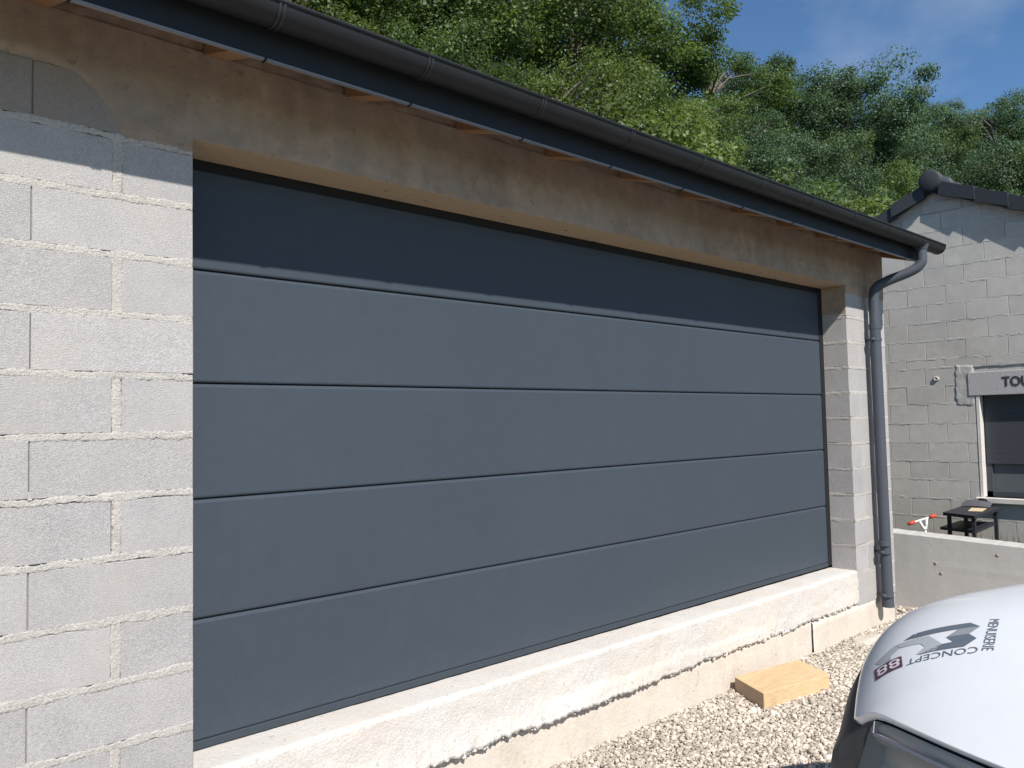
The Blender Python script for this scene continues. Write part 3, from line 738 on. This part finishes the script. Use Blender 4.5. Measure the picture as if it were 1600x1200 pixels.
# border curve of the front, from left rear corner around the nose to the right
bord = [hoodpt(-1, v) for v in np.linspace(1, 0, 14)]+[hoodpt(p, 0) for p in np.linspace(-1, 1, 81)[1:-1]]+[hoodpt(1, v) for v in np.linspace(0, 1, 14)]
outn = []
for i, q in enumerate(bord):
    t = bord[min(i+1, len(bord)-1)]-bord[max(i-1, 0)]; n_ = Vector((-t.y, t.x, 0))
    if n_.dot(Vector((q.x, q.y+.9, 0))) < 0: n_ = -n_
    outn.append(n_.normalized())
def skirt(name, sel, rows, mt, thick=0):
    """rows: list of (outward, z) with z either absolute number or ('d', drop below the border)"""
    v, f = [], []; idx = [i for i in range(len(bord)) if sel(bord[i])]
    for i in idx:
        for (o_, zz) in rows:
            z = bord[i].z-zz[1] if isinstance(zz, tuple) else zz
            q = bord[i]+outn[i]*o_; v.append((q.x, q.y, z))
    m_ = len(rows)
    for i in range(len(idx)-1):
        for j in range(m_-1): a = i*m_+j; f.append((a, a+m_, a+m_+1, a+1))
    return part(name, pyd(name, v, f, True), mt, van)
front = lambda q: abs(q.x) < .47 and q.y > -.3
lamp = lambda s: (lambda q: q.x*s > .455 and q.y > -.93)
rear_f = lambda s: (lambda q: q.x*s > .5 and q.y < -.86)
skirt('engine_gap', lambda q: True, [(-.025, ('d', .012)), (-.030, ('d', .05))], M['vdark'])
skirt('grille', front, [(-.012, ('d', .022)), (.020, ('d', .05)), (.050, ('d', .11)), (.07, .60), (.085, .52), (.09, .45)], M['vblack'])
skirt('bumper', lambda q: q.y > -.95, [(.03, .50), (.095, .47), (.115, .42), (.12, .34), (.10, .26), (.04, .22)], M['vblack'])
for s in (-1, 1):
    nm = lamp(s)
    h = skirt('headlight', nm, [(.006, ('d', .02)), (.022, ('d', .045)), (.055, ('d', .12)), (.085, ('d', .19)), (.10, .47)], M['lens'])
    v = []
    bowl = skirt('reflector', nm, [(-.022, ('d', .030)), (-.004, ('d', .042)), (-.012, ('d', .058)), (.010, ('d', .075)), (-.03, ('d', .10)), (-.02, ('d', .15)), (.05, ('d', .205)), (.085, .48)], M['chrome'])
    bowl.parent = h
    bl = [i for i in range(len(bord)) if nm(bord[i])]
    e = bl[-1] if s < 0 else bl[0]; q0, n0 = bord[e], outn[e]
    pr4 = [(-.03, .03), (.006, .02), (.022, .045), (.055, .12), (.085, .19), (.10, q0.z-.47), (.06, q0.z-.47), (-.03, .16)]
    ev = [q0+n0*o_+Vector((0, 0, -d_)) for o_, d_ in pr4]
    ep = part('lamp_end', pyd('lamp_end', ev, [tuple(range(8))]), M['chrome'], van); ep.parent = h
    st = [(bord[i]+outn[i]*.012+Vector((0, 0, -.060))) for k_, i in enumerate(bl)]
    part('light_strip', tube('light_strip', st, .006, 6), M['lg_white'], van).parent = h
    mid = bord[bl[len(bl)//2]]+outn[bl[len(bl)//2]]*-.02
    pr_ = tube('projector', [mid+Vector((0, -.05, -.11)), mid+Vector((0, .025, -.12)), mid+Vector((0, .045, -.12))], [.062, .062, .04], 16)
    po = part('projector', pr_, M['vdark'], h)
    skirt('fender', rear_f(s), [(.0, ('d', .004)), (.03, ('d', .02)), (.075, ('d', .10)), (.11, .62), (.12, .45), (.11, .36)], M['vwhite'])
# cab and cargo body by lofting sections along y
secs = [(-1.10, .86, .52, 1.12, .55), (-1.35, .88, .28, 1.20, .62), (-1.62, .89, .22, 1.45, .66), (-1.92, .90, .22, 1.72, .70), (-2.25, .90, .22, 1.80, .76), (-3.0, .90, .22, 1.83, .78), (-4.6, .90, .22, 1.80, .78), (-4.75, .88, .24, 1.76, .75)]
def section(y, hw, zb, zt, tw):
    pts = []
    zs = min(zt-.05, 1.02)
    prof_ = [(hw*.93, zb), (hw, zb+.15), (hw, max(zs-.1, zb+.2)), (hw*.985, zs), (tw+(hw-tw)*.35, zt-.10), (tw-.02, zt-.03), (tw*.7, zt), (0, zt+.02)]
    return [(x, y, z) for x, z in prof_]+[(-x, y, z) for x, z in prof_[::-1][1:]]
v, f = [], []
for q in secs: v += section(*q)
m_ = 15
for i in range(len(secs)-1):
    for j in range(m_-1): a = i*m_+j; f.append((a, a+1, a+m_+1, a+m_))
f.append(tuple(range(m_))); f.append(tuple(range((len(secs)-1)*m_, len(secs)*m_))[::-1])
bme = pyd('body', v, f, True); bme.set_sharp_from_angle(angle=R(40))
body = part('body', bme, M['vwhite'], van)
wsv = [(-.64, -1.13, 1.15), (.64, -1.13, 1.15), (.60, -1.90, 1.735), (-.60, -1.90, 1.735)]
def wsf(u, v):
    x = (-1+2*u)*(.66-.06*v); return (x, -1.12-.80*v-.05*abs(-1+2*u)**2, 1.13+.01+.615*v+.035-.05*abs(-1+2*u)**2)
part('windscreen', grid('windscreen', wsf, 16, 8), M['glass'], van)
for s in (-1, 1):
    part('side_window', pyd('side_window', [(s*.893, -1.75, 1.06), (s*.893, -2.55, 1.06), (s*.80, -2.5, 1.60), (s*.80, -2.0, 1.60)], [(0, 1, 2, 3)]), M['glass'], van)
    mr = part('mirror', boxes('mirror', [(min(s*.92, s*1.10), max(s*.92, s*1.10), -1.72, -1.60, 1.05, 1.26)], .03), M['vblack'], van)
    for y in (-1.0, -3.75):
        w = part('wheel', tube('tyre', [(s*.70, y, .31), (s*.72, y, .31), (s*.86, y, .31), (s*.885, y, .31)], [.27, .31, .31, .27], 32), M['rubber'], van)
        part('rim', tube('rim', [(s*.86, y, .31), (s*.89, y, .31), (s*.895, y, .31)], [.205, .205, .08], 24), M['rim'], w)
part('wiper', tube('wiper', [(-.5, -1.10, 1.165), (.1, -1.13, 1.185)], .008, 6), M['vblack'], van)
# logo on the bonnet: flat vinyl pieces following the surface
def decal(name, pts2, mt, lift=.0016):
    bm = bmesh.new(); vs = [bm.verts.new((l, -s, 0)) for (l, s) in pts2]; bm.faces.new(vs)
    return decalbm(name, bm, mt, lift)
def decalbm(name, bm, mt, lift):
    bmesh.ops.triangulate(bm, faces=bm.faces[:])
    for _ in range(4):
        ed = [e for e in bm.edges if e.calc_length() > .012]
        if not ed: break
        bmesh.ops.subdivide_edges(bm, edges=ed, cuts=1); bmesh.ops.triangulate(bm, faces=[f for f in bm.faces if len(f.verts) > 3])
    for v in bm.verts: v.co.z = hz(v.co.x, -v.co.y)+lift
    bmesh.ops.recalc_face_normals(bm, faces=bm.faces[:])
    me = bpy.data.meshes.new(name); bm.to_mesh(me); bm.free(); return part(name, me, mt, hood)
LG = dict(A=('lg_dark', [(-0.2286, 0.2489), (-0.2509, 0.4097), (-0.2819, 0.4401), (-0.2715, 0.3707), (-0.257, 0.2669)]),
 B=('lg_mid', [(-0.2819, 0.4401), (-0.3093, 0.4131), (-0.3003, 0.3487), (-0.2729, 0.3794)]),
 C=('lg_mid', [(-0.3003, 0.3487), (-0.3093, 0.4131), (-0.3385, 0.437), (-0.3309, 0.3725)]),
 D=('lg_dark', [(-0.3385, 0.437), (-0.3643, 0.4066), (-0.3511, 0.3227), (-0.3435, 0.2738), (-0.3282, 0.3403), (-0.3309, 0.3725)]),
 E=('lg_light', [(-0.2438, 0.1909), (-0.2667, 0.2932), (-0.3271, 0.3402), (-0.3488, 0.3224), (-0.3388, 0.2679), (-0.3168, 0.2898), (-0.2939, 0.2732), (-0.2714, 0.2085)]),
 F=('lg_dark', [(-0.2419, 0.2137), (-0.2274, 0.2433), (-0.2567, 0.2656)]),
 G=('lg_light', [(-0.261, 0.1303), (-0.2409, 0.1876), (-0.2722, 0.2073), (-0.2851, 0.1814), (-0.3038, 0.1878), (-0.2882, 0.1489)]))
for k_, (mt, pts2) in LG.items():
    if k_ == 'C': decal('logo_piece', pts2, M['lg_dark'], .0018)
    else: decal('logo_piece', pts2, M[mt])
BX = [(-0.2911, 0.1313), (-0.3143, 0.2206), (-0.3652, 0.234), (-0.3488, 0.148)]
decal('number_box', BX, M['lg_plum'])
def textdecal(name, body, q00, q10, q01, q11, mt, lift=.0018, bold=0):
    """q00 baseline start, q10 baseline end, q01 cap start, q11 cap end in (lateral, distance) of the bonnet"""
    me = textmesh(body, name); bm = bmesh.new(); bm.from_mesh(me)
    xs_ = [v.co.x for v in bm.verts]; ys_ = [v.co.y for v in bm.verts]; x0, x1, y0, y1 = min(xs_), max(xs_), min(ys_), max(ys_)
    for v in bm.verts:
        a, b = (v.co.x-x0)/(x1-x0), (v.co.y-y0)/(y1-y0)
        l = (q00[0]*(1-a)+q10[0]*a)*(1-b)+(q01[0]*(1-a)+q11[0]*a)*b; s = (q00[1]*(1-a)+q10[1]*a)*(1-b)+(q01[1]*(1-a)+q11[1]*a)*b
        v.co = (l, -s, 0)
    return decalbm(name, bm, mt, lift)
textdecal('lettering', 'MENUISERIE', (-0.2525, 0.4626), (-0.3985, 0.4556), (-0.2608, 0.4904), (-0.4073, 0.488), M['lg_dark'])
textdecal('lettering', 'CONCEPT', (-0.3775, 0.4454), (-0.3458, 0.2434), (-0.4041, 0.446), (-0.369, 0.245), M['lg_dark'])
def inb(a, b): # inside the number box, a along, b across
    p = lambda i: Vector(BX[i]); return tuple((p(1)*(1-a)+p(0)*a)*(1-b)+(p(2)*(1-a)+p(3)*a)*b)
textdecal('lettering', '88', inb(.06, .12), inb(.94, .12), inb(.06, .88), inb(.94, .88), M['lg_pink'], .0028)
textdecal('lettering', '88', inb(.09, .17), inb(.91, .17), inb(.09, .83), inb(.91, .83), M['lg_white'], .0036)

# ------------------------------------------------------------------ behind the low wall: barbecue table, child's bike, weeds
GZ0 = -.5
bt = thing('side_table', 'black metal table with lower shelf and cardboard on top, under the window', 'table', (0, 0, 0))
def slab(name, c, z0, z1): n = len(c); v = [(x, y, z0) for x, y in c]+[(x, y, z1) for x, y in c]; return pyd(name, v, [tuple(range(n))[::-1] if True else 0, tuple(range(n, 2*n))]+[(i, (i+1) % n, n+(i+1) % n, n+i) for i in range(n)])
TC = [(7.29, .124), (8.02, .18), (8.08, -.16), (7.14, -.204)]
part('table_top', slab('table_top', TC, .205, .235), M['table'], bt)
SH = [(7.33, .17), (7.98, .20), (8.02, -.12), (7.22, -.18)]
part('shelf', slab('shelf', SH, .06, .085), M['table'], bt)
for (x, y) in ((7.34, .085), (7.23, -.165), (7.96, .14), (8.0, -.125)):
    part('leg', boxes('leg', [(x-.016, x+.016, y-.016, y+.016, -.5, .205)], .002), M['table'], bt)
lidp = grid('lid', lambda u, v: (7.90+.12*v, .165-.27*u, .235+.075*math.sin(math.pi*(.06+.5*v))*(1-.45*(2*u-1)**2)), 16, 8)
lm = part('lid', lidp, M['lid'], bt)
part('lid_handle', tube('lid_handle', smoothpath([(7.99, .02, .29), (7.975, .015, .315), (7.975, -.05, .315), (7.99, -.055, .29)], 2), .009, 8), M['table'], lm)
cb = link('cardboard_sheet', slab('cardboard_sheet', [(7.51, -.03), (7.80, .03), (7.82, -.10), (7.54, -.145)], .2365, .2405), M['card'], label='flat piece of tan cardboard lying on the black table', category='cardboard')

bike = thing('child_bicycle', "child's bicycle with white handlebar and red grips behind the low wall", 'bicycle', (0, 0, 0))
def wheel_b(name, c, r, parent):
    n = 28; ring = [(c[0]+r*.0, c[1]+r*math.cos(2*math.pi*k/n), c[2]+r*math.sin(2*math.pi*k/n)) for k in range(n+1)]
    w = part(name, tube('wheel', ring, .017, 8, False), M['rubber'], parent)
    part('spokes', joinm('spokes', [tube('s', [c, ring[k]], .0018, 4) for k in range(0, n, 2)]), M['bmetal'], w)
bx_, by0, by1, br = 7.19, .20, .90, .15
wheel_b('wheel', (bx_, by0, GZ0+br+.017), br, bike); wheel_b('wheel', (bx_, by1, GZ0+br+.017), br, bike)
hd = Vector((7.19, .255, .065))
part('frame', joinm('frame', [tube('f', [hd+Vector((0, .0, -.10)), (bx_, .66, -.22)], .014, 8), tube('f', [hd+Vector((0, -.01, -.17)), (bx_, .60, -.33)], .014, 8),
     tube('f', [(bx_, .60, -.34), (bx_, .675, -.04)], .013, 8), tube('f', [(bx_, .60, -.34), (bx_, by1, GZ0+br+.017)], .010, 8), tube('f', [(bx_, .655, -.2), (bx_, by1, GZ0+br+.017)], .008, 8)]), M['bwhite'], bike)
part('fork', joinm('fork', [tube('f', [hd, hd+Vector((0, .0, -.12)), (bx_, by0, GZ0+br+.017)], .011, 8), tube('f', [hd, hd+Vector((0, 0, .03))], .015, 8)]), M['bwhite'], bike)
hL, hR_ = Vector((7.12, .385, .118)), Vector((7.28, .190, .200))
def lerp(a, b, t): return a*(1-t)+b*t
part('handlebar', joinm('handlebar', [tube('h', [lerp(hL, hR_, .0), lerp(hL, hR_, .28), lerp(hL, hR_, .72), hR_], .0105, 10), tube('h', [lerp(hL, hR_, .40), hd+Vector((-.02, 0, .0))], .012, 8),
      tube('h', [lerp(hL, hR_, .68), hd+Vector((.02, 0, .0))], .012, 8)]), M['bwhite'], bike)
for (a, b) in ((-.02, .24), (.76, 1.02)): part('grip', tube('grip', [lerp(hL, hR_, a), lerp(hL, hR_, b)], .0165, 10), M['red'], bike)
sad = bmesh.new(); bmesh.ops.create_icosphere(sad, subdivisions=2, radius=1)
for q in sad.verts: w_ = .045+.035*(q.co.y); q.co = (bx_+q.co.x*max(.02, w_), .69+q.co.y*.11, -.02+q.co.z*.028)
sm = bpy.data.meshes.new('saddle'); sad.to_mesh(sm); sad.free(); part('saddle', sm, M['navy'], bike)

def grass(name, spots):
    V, F = [], []
    for (x, y, r, n, h) in spots:
        for _ in range(n):
            a = random.random()*6.28; d = r*math.sqrt(random.random()); px, py = x+d*math.cos(a), y+d*math.sin(a)
            b = random.random()*6.28; hh = h*random.uniform(.5, 1.15); w = random.uniform(.003, .006); dx, dy = math.cos(b), math.sin(b); k = random.uniform(.05, .4)*hh
            i = len(V)
            V += [(px-dy*w, py+dx*w, GZ0-.02), (px+dy*w, py-dx*w, GZ0-.02), (px+dx*k*.4+dy*w*.7, py+dy*k*.4-dx*w*.7, GZ0+hh*.6), (px+dx*k*.4-dy*w*.7, py+dy*k*.4+dx*w*.7, GZ0+hh*.6), (px+dx*k, py+dy*k, GZ0+hh)]
            F += [(i, i+1, i+2, i+3), (i+3, i+2, i+4)]
    return pyd(name, V, F)
link('weeds', grass('weeds', [(7.85, -.25, .35, 420, .46), (8.0, .1, .18, 120, .4), (7.9, -.9, .4, 350, .45), (7.6, -1.5, .5, 300, .4)]), M['grassm'], kind='stuff', label='tall thin weeds growing under the window of the block house', category='weeds')

# ------------------------------------------------------------------ trees
def make_tree(seed, H, Rc, base=.16, leaves=64000, leaf=.075, nclump=320, power=.75, lean=0., dome=.88):
    rng = np.random.default_rng(seed); rnd = random.Random(seed)
    top = Vector((lean*H*.12, 0, H*.93))
    tp = [Vector((0, 0, -1.5)), Vector((0, 0, 0)), Vector((rnd.uniform(-.25, .25), rnd.uniform(-.25, .25), H*.3)), Vector((rnd.uniform(-.4, .4)+lean*H*.05, rnd.uniform(-.4, .4), H*.6)), top]
    tp = smoothpath(tp, 2); n = len(tp); r0_ = .022*H*.55+.06
    meshes = [tube('t', tp, [r0_*(1-.93*(i/(n-1))) for i in range(n)], 8)]
    cl = []
    # big lobes first, clumps gather on and in the lobes: light and dark masses with gaps
    lobes = []
    for i in range(24):
        h = base+(1-base)*((i+.5)/24)**.95; w = math.sin(math.pi*min(dome, (h-base)/(1-base)*(dome-.17)+.17))**power
        a = i*2.4+rnd.uniform(-.6, .6); d = Rc*w*rnd.uniform(.22, .66)
        lobes.append((Vector((d*math.cos(a)+lean*H*.12*h, d*math.sin(a), H*(h*.96+rnd.uniform(-.02, .02)))), Rc*rnd.uniform(.32, .48)*(w*.6+.4)))
    for i in range(nclump):
        q = Vector(rng.normal(size=3)); q.normalize(); q.z = q.z*.75+.12
        if i % 4 == 3:
            h = base+(1-base)*rnd.random()*.95; w = math.sin(math.pi*min(dome, (h-base)/(1-base)*(dome-.17)+.17))**power
            p = Vector((q.x*Rc*w*.66+lean*H*.12*h, q.y*Rc*w*.66, H*h*.95))
        else:
            c, rl = lobes[i % len(lobes)]; p = c+q*rl*rnd.uniform(.35, 1.0)
        p.z = max(base*H*.8, min(p.z, H*1.02))
        cl.append((p, (.40+.60*rnd.random()**1.5)*Rc*.165+.08))
    for (p, r_) in cl[::3]:
        hb = max(.12*H, p.z-(.25+.35*rnd.random())*max(1, math.hypot(p.x, p.y))*1.3-.3)
        k = min(n-1, max(1, int((hb+1.5)/(H*.93+1.5)*(n-1)))); b = tp[k]
        mid = b*.5+p*.5+Vector((rnd.uniform(-.2, .2), rnd.uniform(-.2, .2), rnd.uniform(.0, .4)))
        rr_ = .02+.028*rnd.random()
        meshes.append(tube('t', [b, mid, p], [rr_*1.7, rr_, rr_*.25], 5, False))
    tm_ = joinm('trunk', meshes)
    # leaves
    per = leaves//nclump; C_ = np.array([list(p) for p, _ in cl]); RR = np.array([r for _, r in cl])
    N_ = per*nclump; ci = np.repeat(np.arange(nclump), per)
    d = rng.normal(size=(N_, 3)); d /= np.linalg.norm(d, axis=1)[:, None]+1e-9
    rad = (rng.random(N_)**.36)*1.0
    an = np.stack([.75+.8*rng.random(nclump), .75+.8*rng.random(nclump), .40+.35*rng.random(nclump)], 1)
    P = C_[ci]+d*(rad*RR[ci])[:, None]*an[ci]+rng.normal(size=(N_, 3))*.05
    outw = P-np.array([0, 0, H*.5]); outw /= np.linalg.norm(outw, axis=1)[:, None]+1e-9
    nr_ = .62*d+.35*outw+np.array([0, 0, .5])+.55*rng.normal(size=(N_, 3)); nr_ /= np.linalg.norm(nr_, axis=1)[:, None]
    t = np.cross(nr_, rng.normal(size=(N_, 3))); t /= np.linalg.norm(t, axis=1)[:, None]; b = np.cross(nr_, t)
    L = leaf*(.6+.7*rng.random(N_)); w = L*(.28+.16*rng.random(N_))
    V = np.stack([P-t*L[:, None]*.5, P+b*w[:, None]+nr_*(.06*L)[:, None], P+t*L[:, None]*.5, P-b*w[:, None]+nr_*(.06*L)[:, None]], 1).reshape(-1, 3)
    F = np.arange(N_*4).reshape(-1, 4)
    return tm_, trimesh('crown', V, F, 4)
kinds = [make_tree(11, 13, 3.9, .12, 100000), make_tree(23, 12, 3.7, .20, 96000), make_tree(37, 14, 3.6, .15, 92000, lean=.5), make_tree(41, 11, 3.9, .10, 120000, .075, 380),
         make_tree(59, 12, 2.4, .12, 66000, .075, 220, 1.0, 0., .97), make_tree(67, 4.2, 1.7, .06, 30000, .055, 170)]
vari = {}
def tree(px, D, ytop, kind, leafm, label, group='trees on the hillside behind the garage', rz=None, wide=1., cat='tree', nm='tree', sink=0.):
    az = yaw+math.atan((px-800)/1243.862); x = CAM.x+D*math.sin(az); y = CAM.y+D*math.cos(az)
    depth = D*math.cos(az-yaw); hor = 662.5-.0211*(px-800)
    ztop = CAM.z+depth*(hor-ytop)/1243.862
    zb = hillz(x, y)-.1-sink
    H0 = (13, 12, 14, 11, 12, 4.2)[kind]; s = max(.25, (ztop-zb)/H0)
    if (kind, leafm) not in vari:
        a, b = kinds[kind]; b2 = b.copy(); b2.materials.append(M[leafm]); a2 = a.copy(); a2.materials.append(M['bark']); vari[(kind, leafm)] = (a2, b2)
    a, b = vari[(kind, leafm)]
    t = thing(nm, label, cat, (x, y, zb), group, random.uniform(0, 6.28) if rz is None else rz)
    t.scale = (s*wide, s*wide, s)
    link('trunk', a, None, t); link('crown', b, None, t)
    return t
TR = [  # px, distance, image height of the top, kind, leaf, width, label
 (250, 20, -260, 0, 'leaf_a', 1., 'tall green tree behind the garage roof, hidden left of the foliage above the gutter'),
 (455, 19, -190, 3, 'leaf_b', .9, 'leafy tree at the left end of the foliage above the gutter'),
 (570, 21, -260, 1, 'leaf_a', 1., 'tall dense tree second from the left above the gutter'),
 (690, 20, -200, 0, 'leaf_a', .9, 'tall dark green tree rising above the middle of the garage door'),
 (800, 23, -230, 3, 'leaf_b', 1., 'broad bright tree reaching the top of the picture left of centre'),
 (905, 22, -150, 0, 'leaf_a', .9, 'bright green tree whose crown passes the top edge near the centre'),
 (1000, 25, -45, 1, 'leaf_a', 1.05, 'rounded tree whose top just meets the upper picture edge left of the sky'),
 (1095, 25, 8, 2, 'leaf_a', 1.0, 'tall tree forming the left shoulder of the open sky'),
 (1165, 29, 75, 4, 'leaf_c', .9, 'slim tree stepping down toward the sky gap'),
 (1222, 30, 45, 4, 'leaf_a', .75, 'slender pointed tree standing out against the blue sky'),
 (1283, 31, 90, 1, 'leaf_c', .95, 'rounded tree just left of the highest domed crown'),
 (1345, 32, 74, 3, 'leaf_c', .86, 'domed pale green tree with its right edge against blue sky'),
 (1400, 38, 165, 1, 'leaf_c', .9, 'lower tree in the dip of the skyline right of the domed crown'),
 (1462, 46, 132, 0, 'leaf_a', .8, 'dark distant tree on the skyline above the ridge of the block house'),
 (1525, 44, 140, 3, 'leaf_c', .75, 'pale distant tree on the skyline over the house roof'),
 (1580, 42, 122, 0, 'leaf_c', .8, 'broad distant tree at the right edge of the picture'),
 (1660, 44, 130, 3, 'leaf_a', .9, 'distant tree just outside the right edge of the picture'),
 (1760, 46, 150, 1, 'leaf_c', 1., 'distant tree well beyond the right edge of the picture'),
 (1310, 40, 190, 0, 'leaf_a', 1., 'shaded tree filling the gap behind the domed crown'),
 (1425, 50, 185, 1, 'leaf_a', 1.1, 'shaded far tree seen between the crowns at the skyline dip'),
 (1550, 52, 175, 0, 'leaf_a', 1.1, 'shaded far tree behind the pale one over the house roof'),
 (1200, 36, 130, 3, 'leaf_a', .9, 'shaded tree between the slim pair and the domed crown'),
 (520, 15.5, 10, 1, 'leaf_b', .9, 'lower leafy tree close behind the gutter at left'),
 (640, 16, 30, 3, 'leaf_a', .8, 'lower dark tree close behind the gutter above the door top'),
 (765, 17, 45, 0, 'leaf_a', .9, 'lower tree in front of the tall ones above the middle gutter'),
 (880, 17.5, 60, 3, 'leaf_b', .8, 'yellow green lower tree above the middle of the gutter'),
 (985, 19, 95, 1, 'leaf_b', .9, 'yellow green lower tree with bare stems right of the gutter middle'),
 (1085, 21, 120, 0, 'leaf_a', .8, 'lower tree with open twigs above the right half of the gutter'),
 (1180, 23, 160, 1, 'leaf_c', .85, 'lower tree below the slender pointed one'),
 (1265, 25, 175, 3, 'leaf_c', .7, 'lower tree under the domed crown above the gutter end'),
 (1350, 27, 205, 1, 'leaf_a', .8, 'lower tree directly behind the left verge of the block house'),
 (1430, 33, 200, 3, 'leaf_c', .7, 'lower tree behind the ridge end of the block house'),
 (1515, 34, 195, 1, 'leaf_a', .9, 'lower tree just above the ridge tiles of the block house'),
 (1600, 33, 205, 3, 'leaf_c', .8, 'lower tree above the right end of the house ridge'),
 (1690, 33, 200, 1, 'leaf_a', .9, 'lower tree outside the right edge behind the block house'),
]
for (px, D, yt, k, lf, w, lab) in TR: tree(px, D, yt, k, lf, lab, wide=w)
for (px, D, yt, lf, lab) in ((1325, 14.5, 300, 'leaf_b', 'light green bush just above the right end of the gutter'), (1180, 15.5, 255, 'leaf_a', 'dark bush under the trees right of the bare twigs'),
     (1060, 15, 200, 'leaf_b', 'yellow green bush above the gutter right of centre'), (1255, 17, 268, 'leaf_c', 'bush behind the gutter left of the light green one'), (930, 14, 150, 'leaf_b', 'sunlit bush rising over the middle of the gutter')):
    tree(px, D, yt, 5, lf, lab, 'bushes at the foot of the wood', wide=1.0, cat='bush', nm='bush')
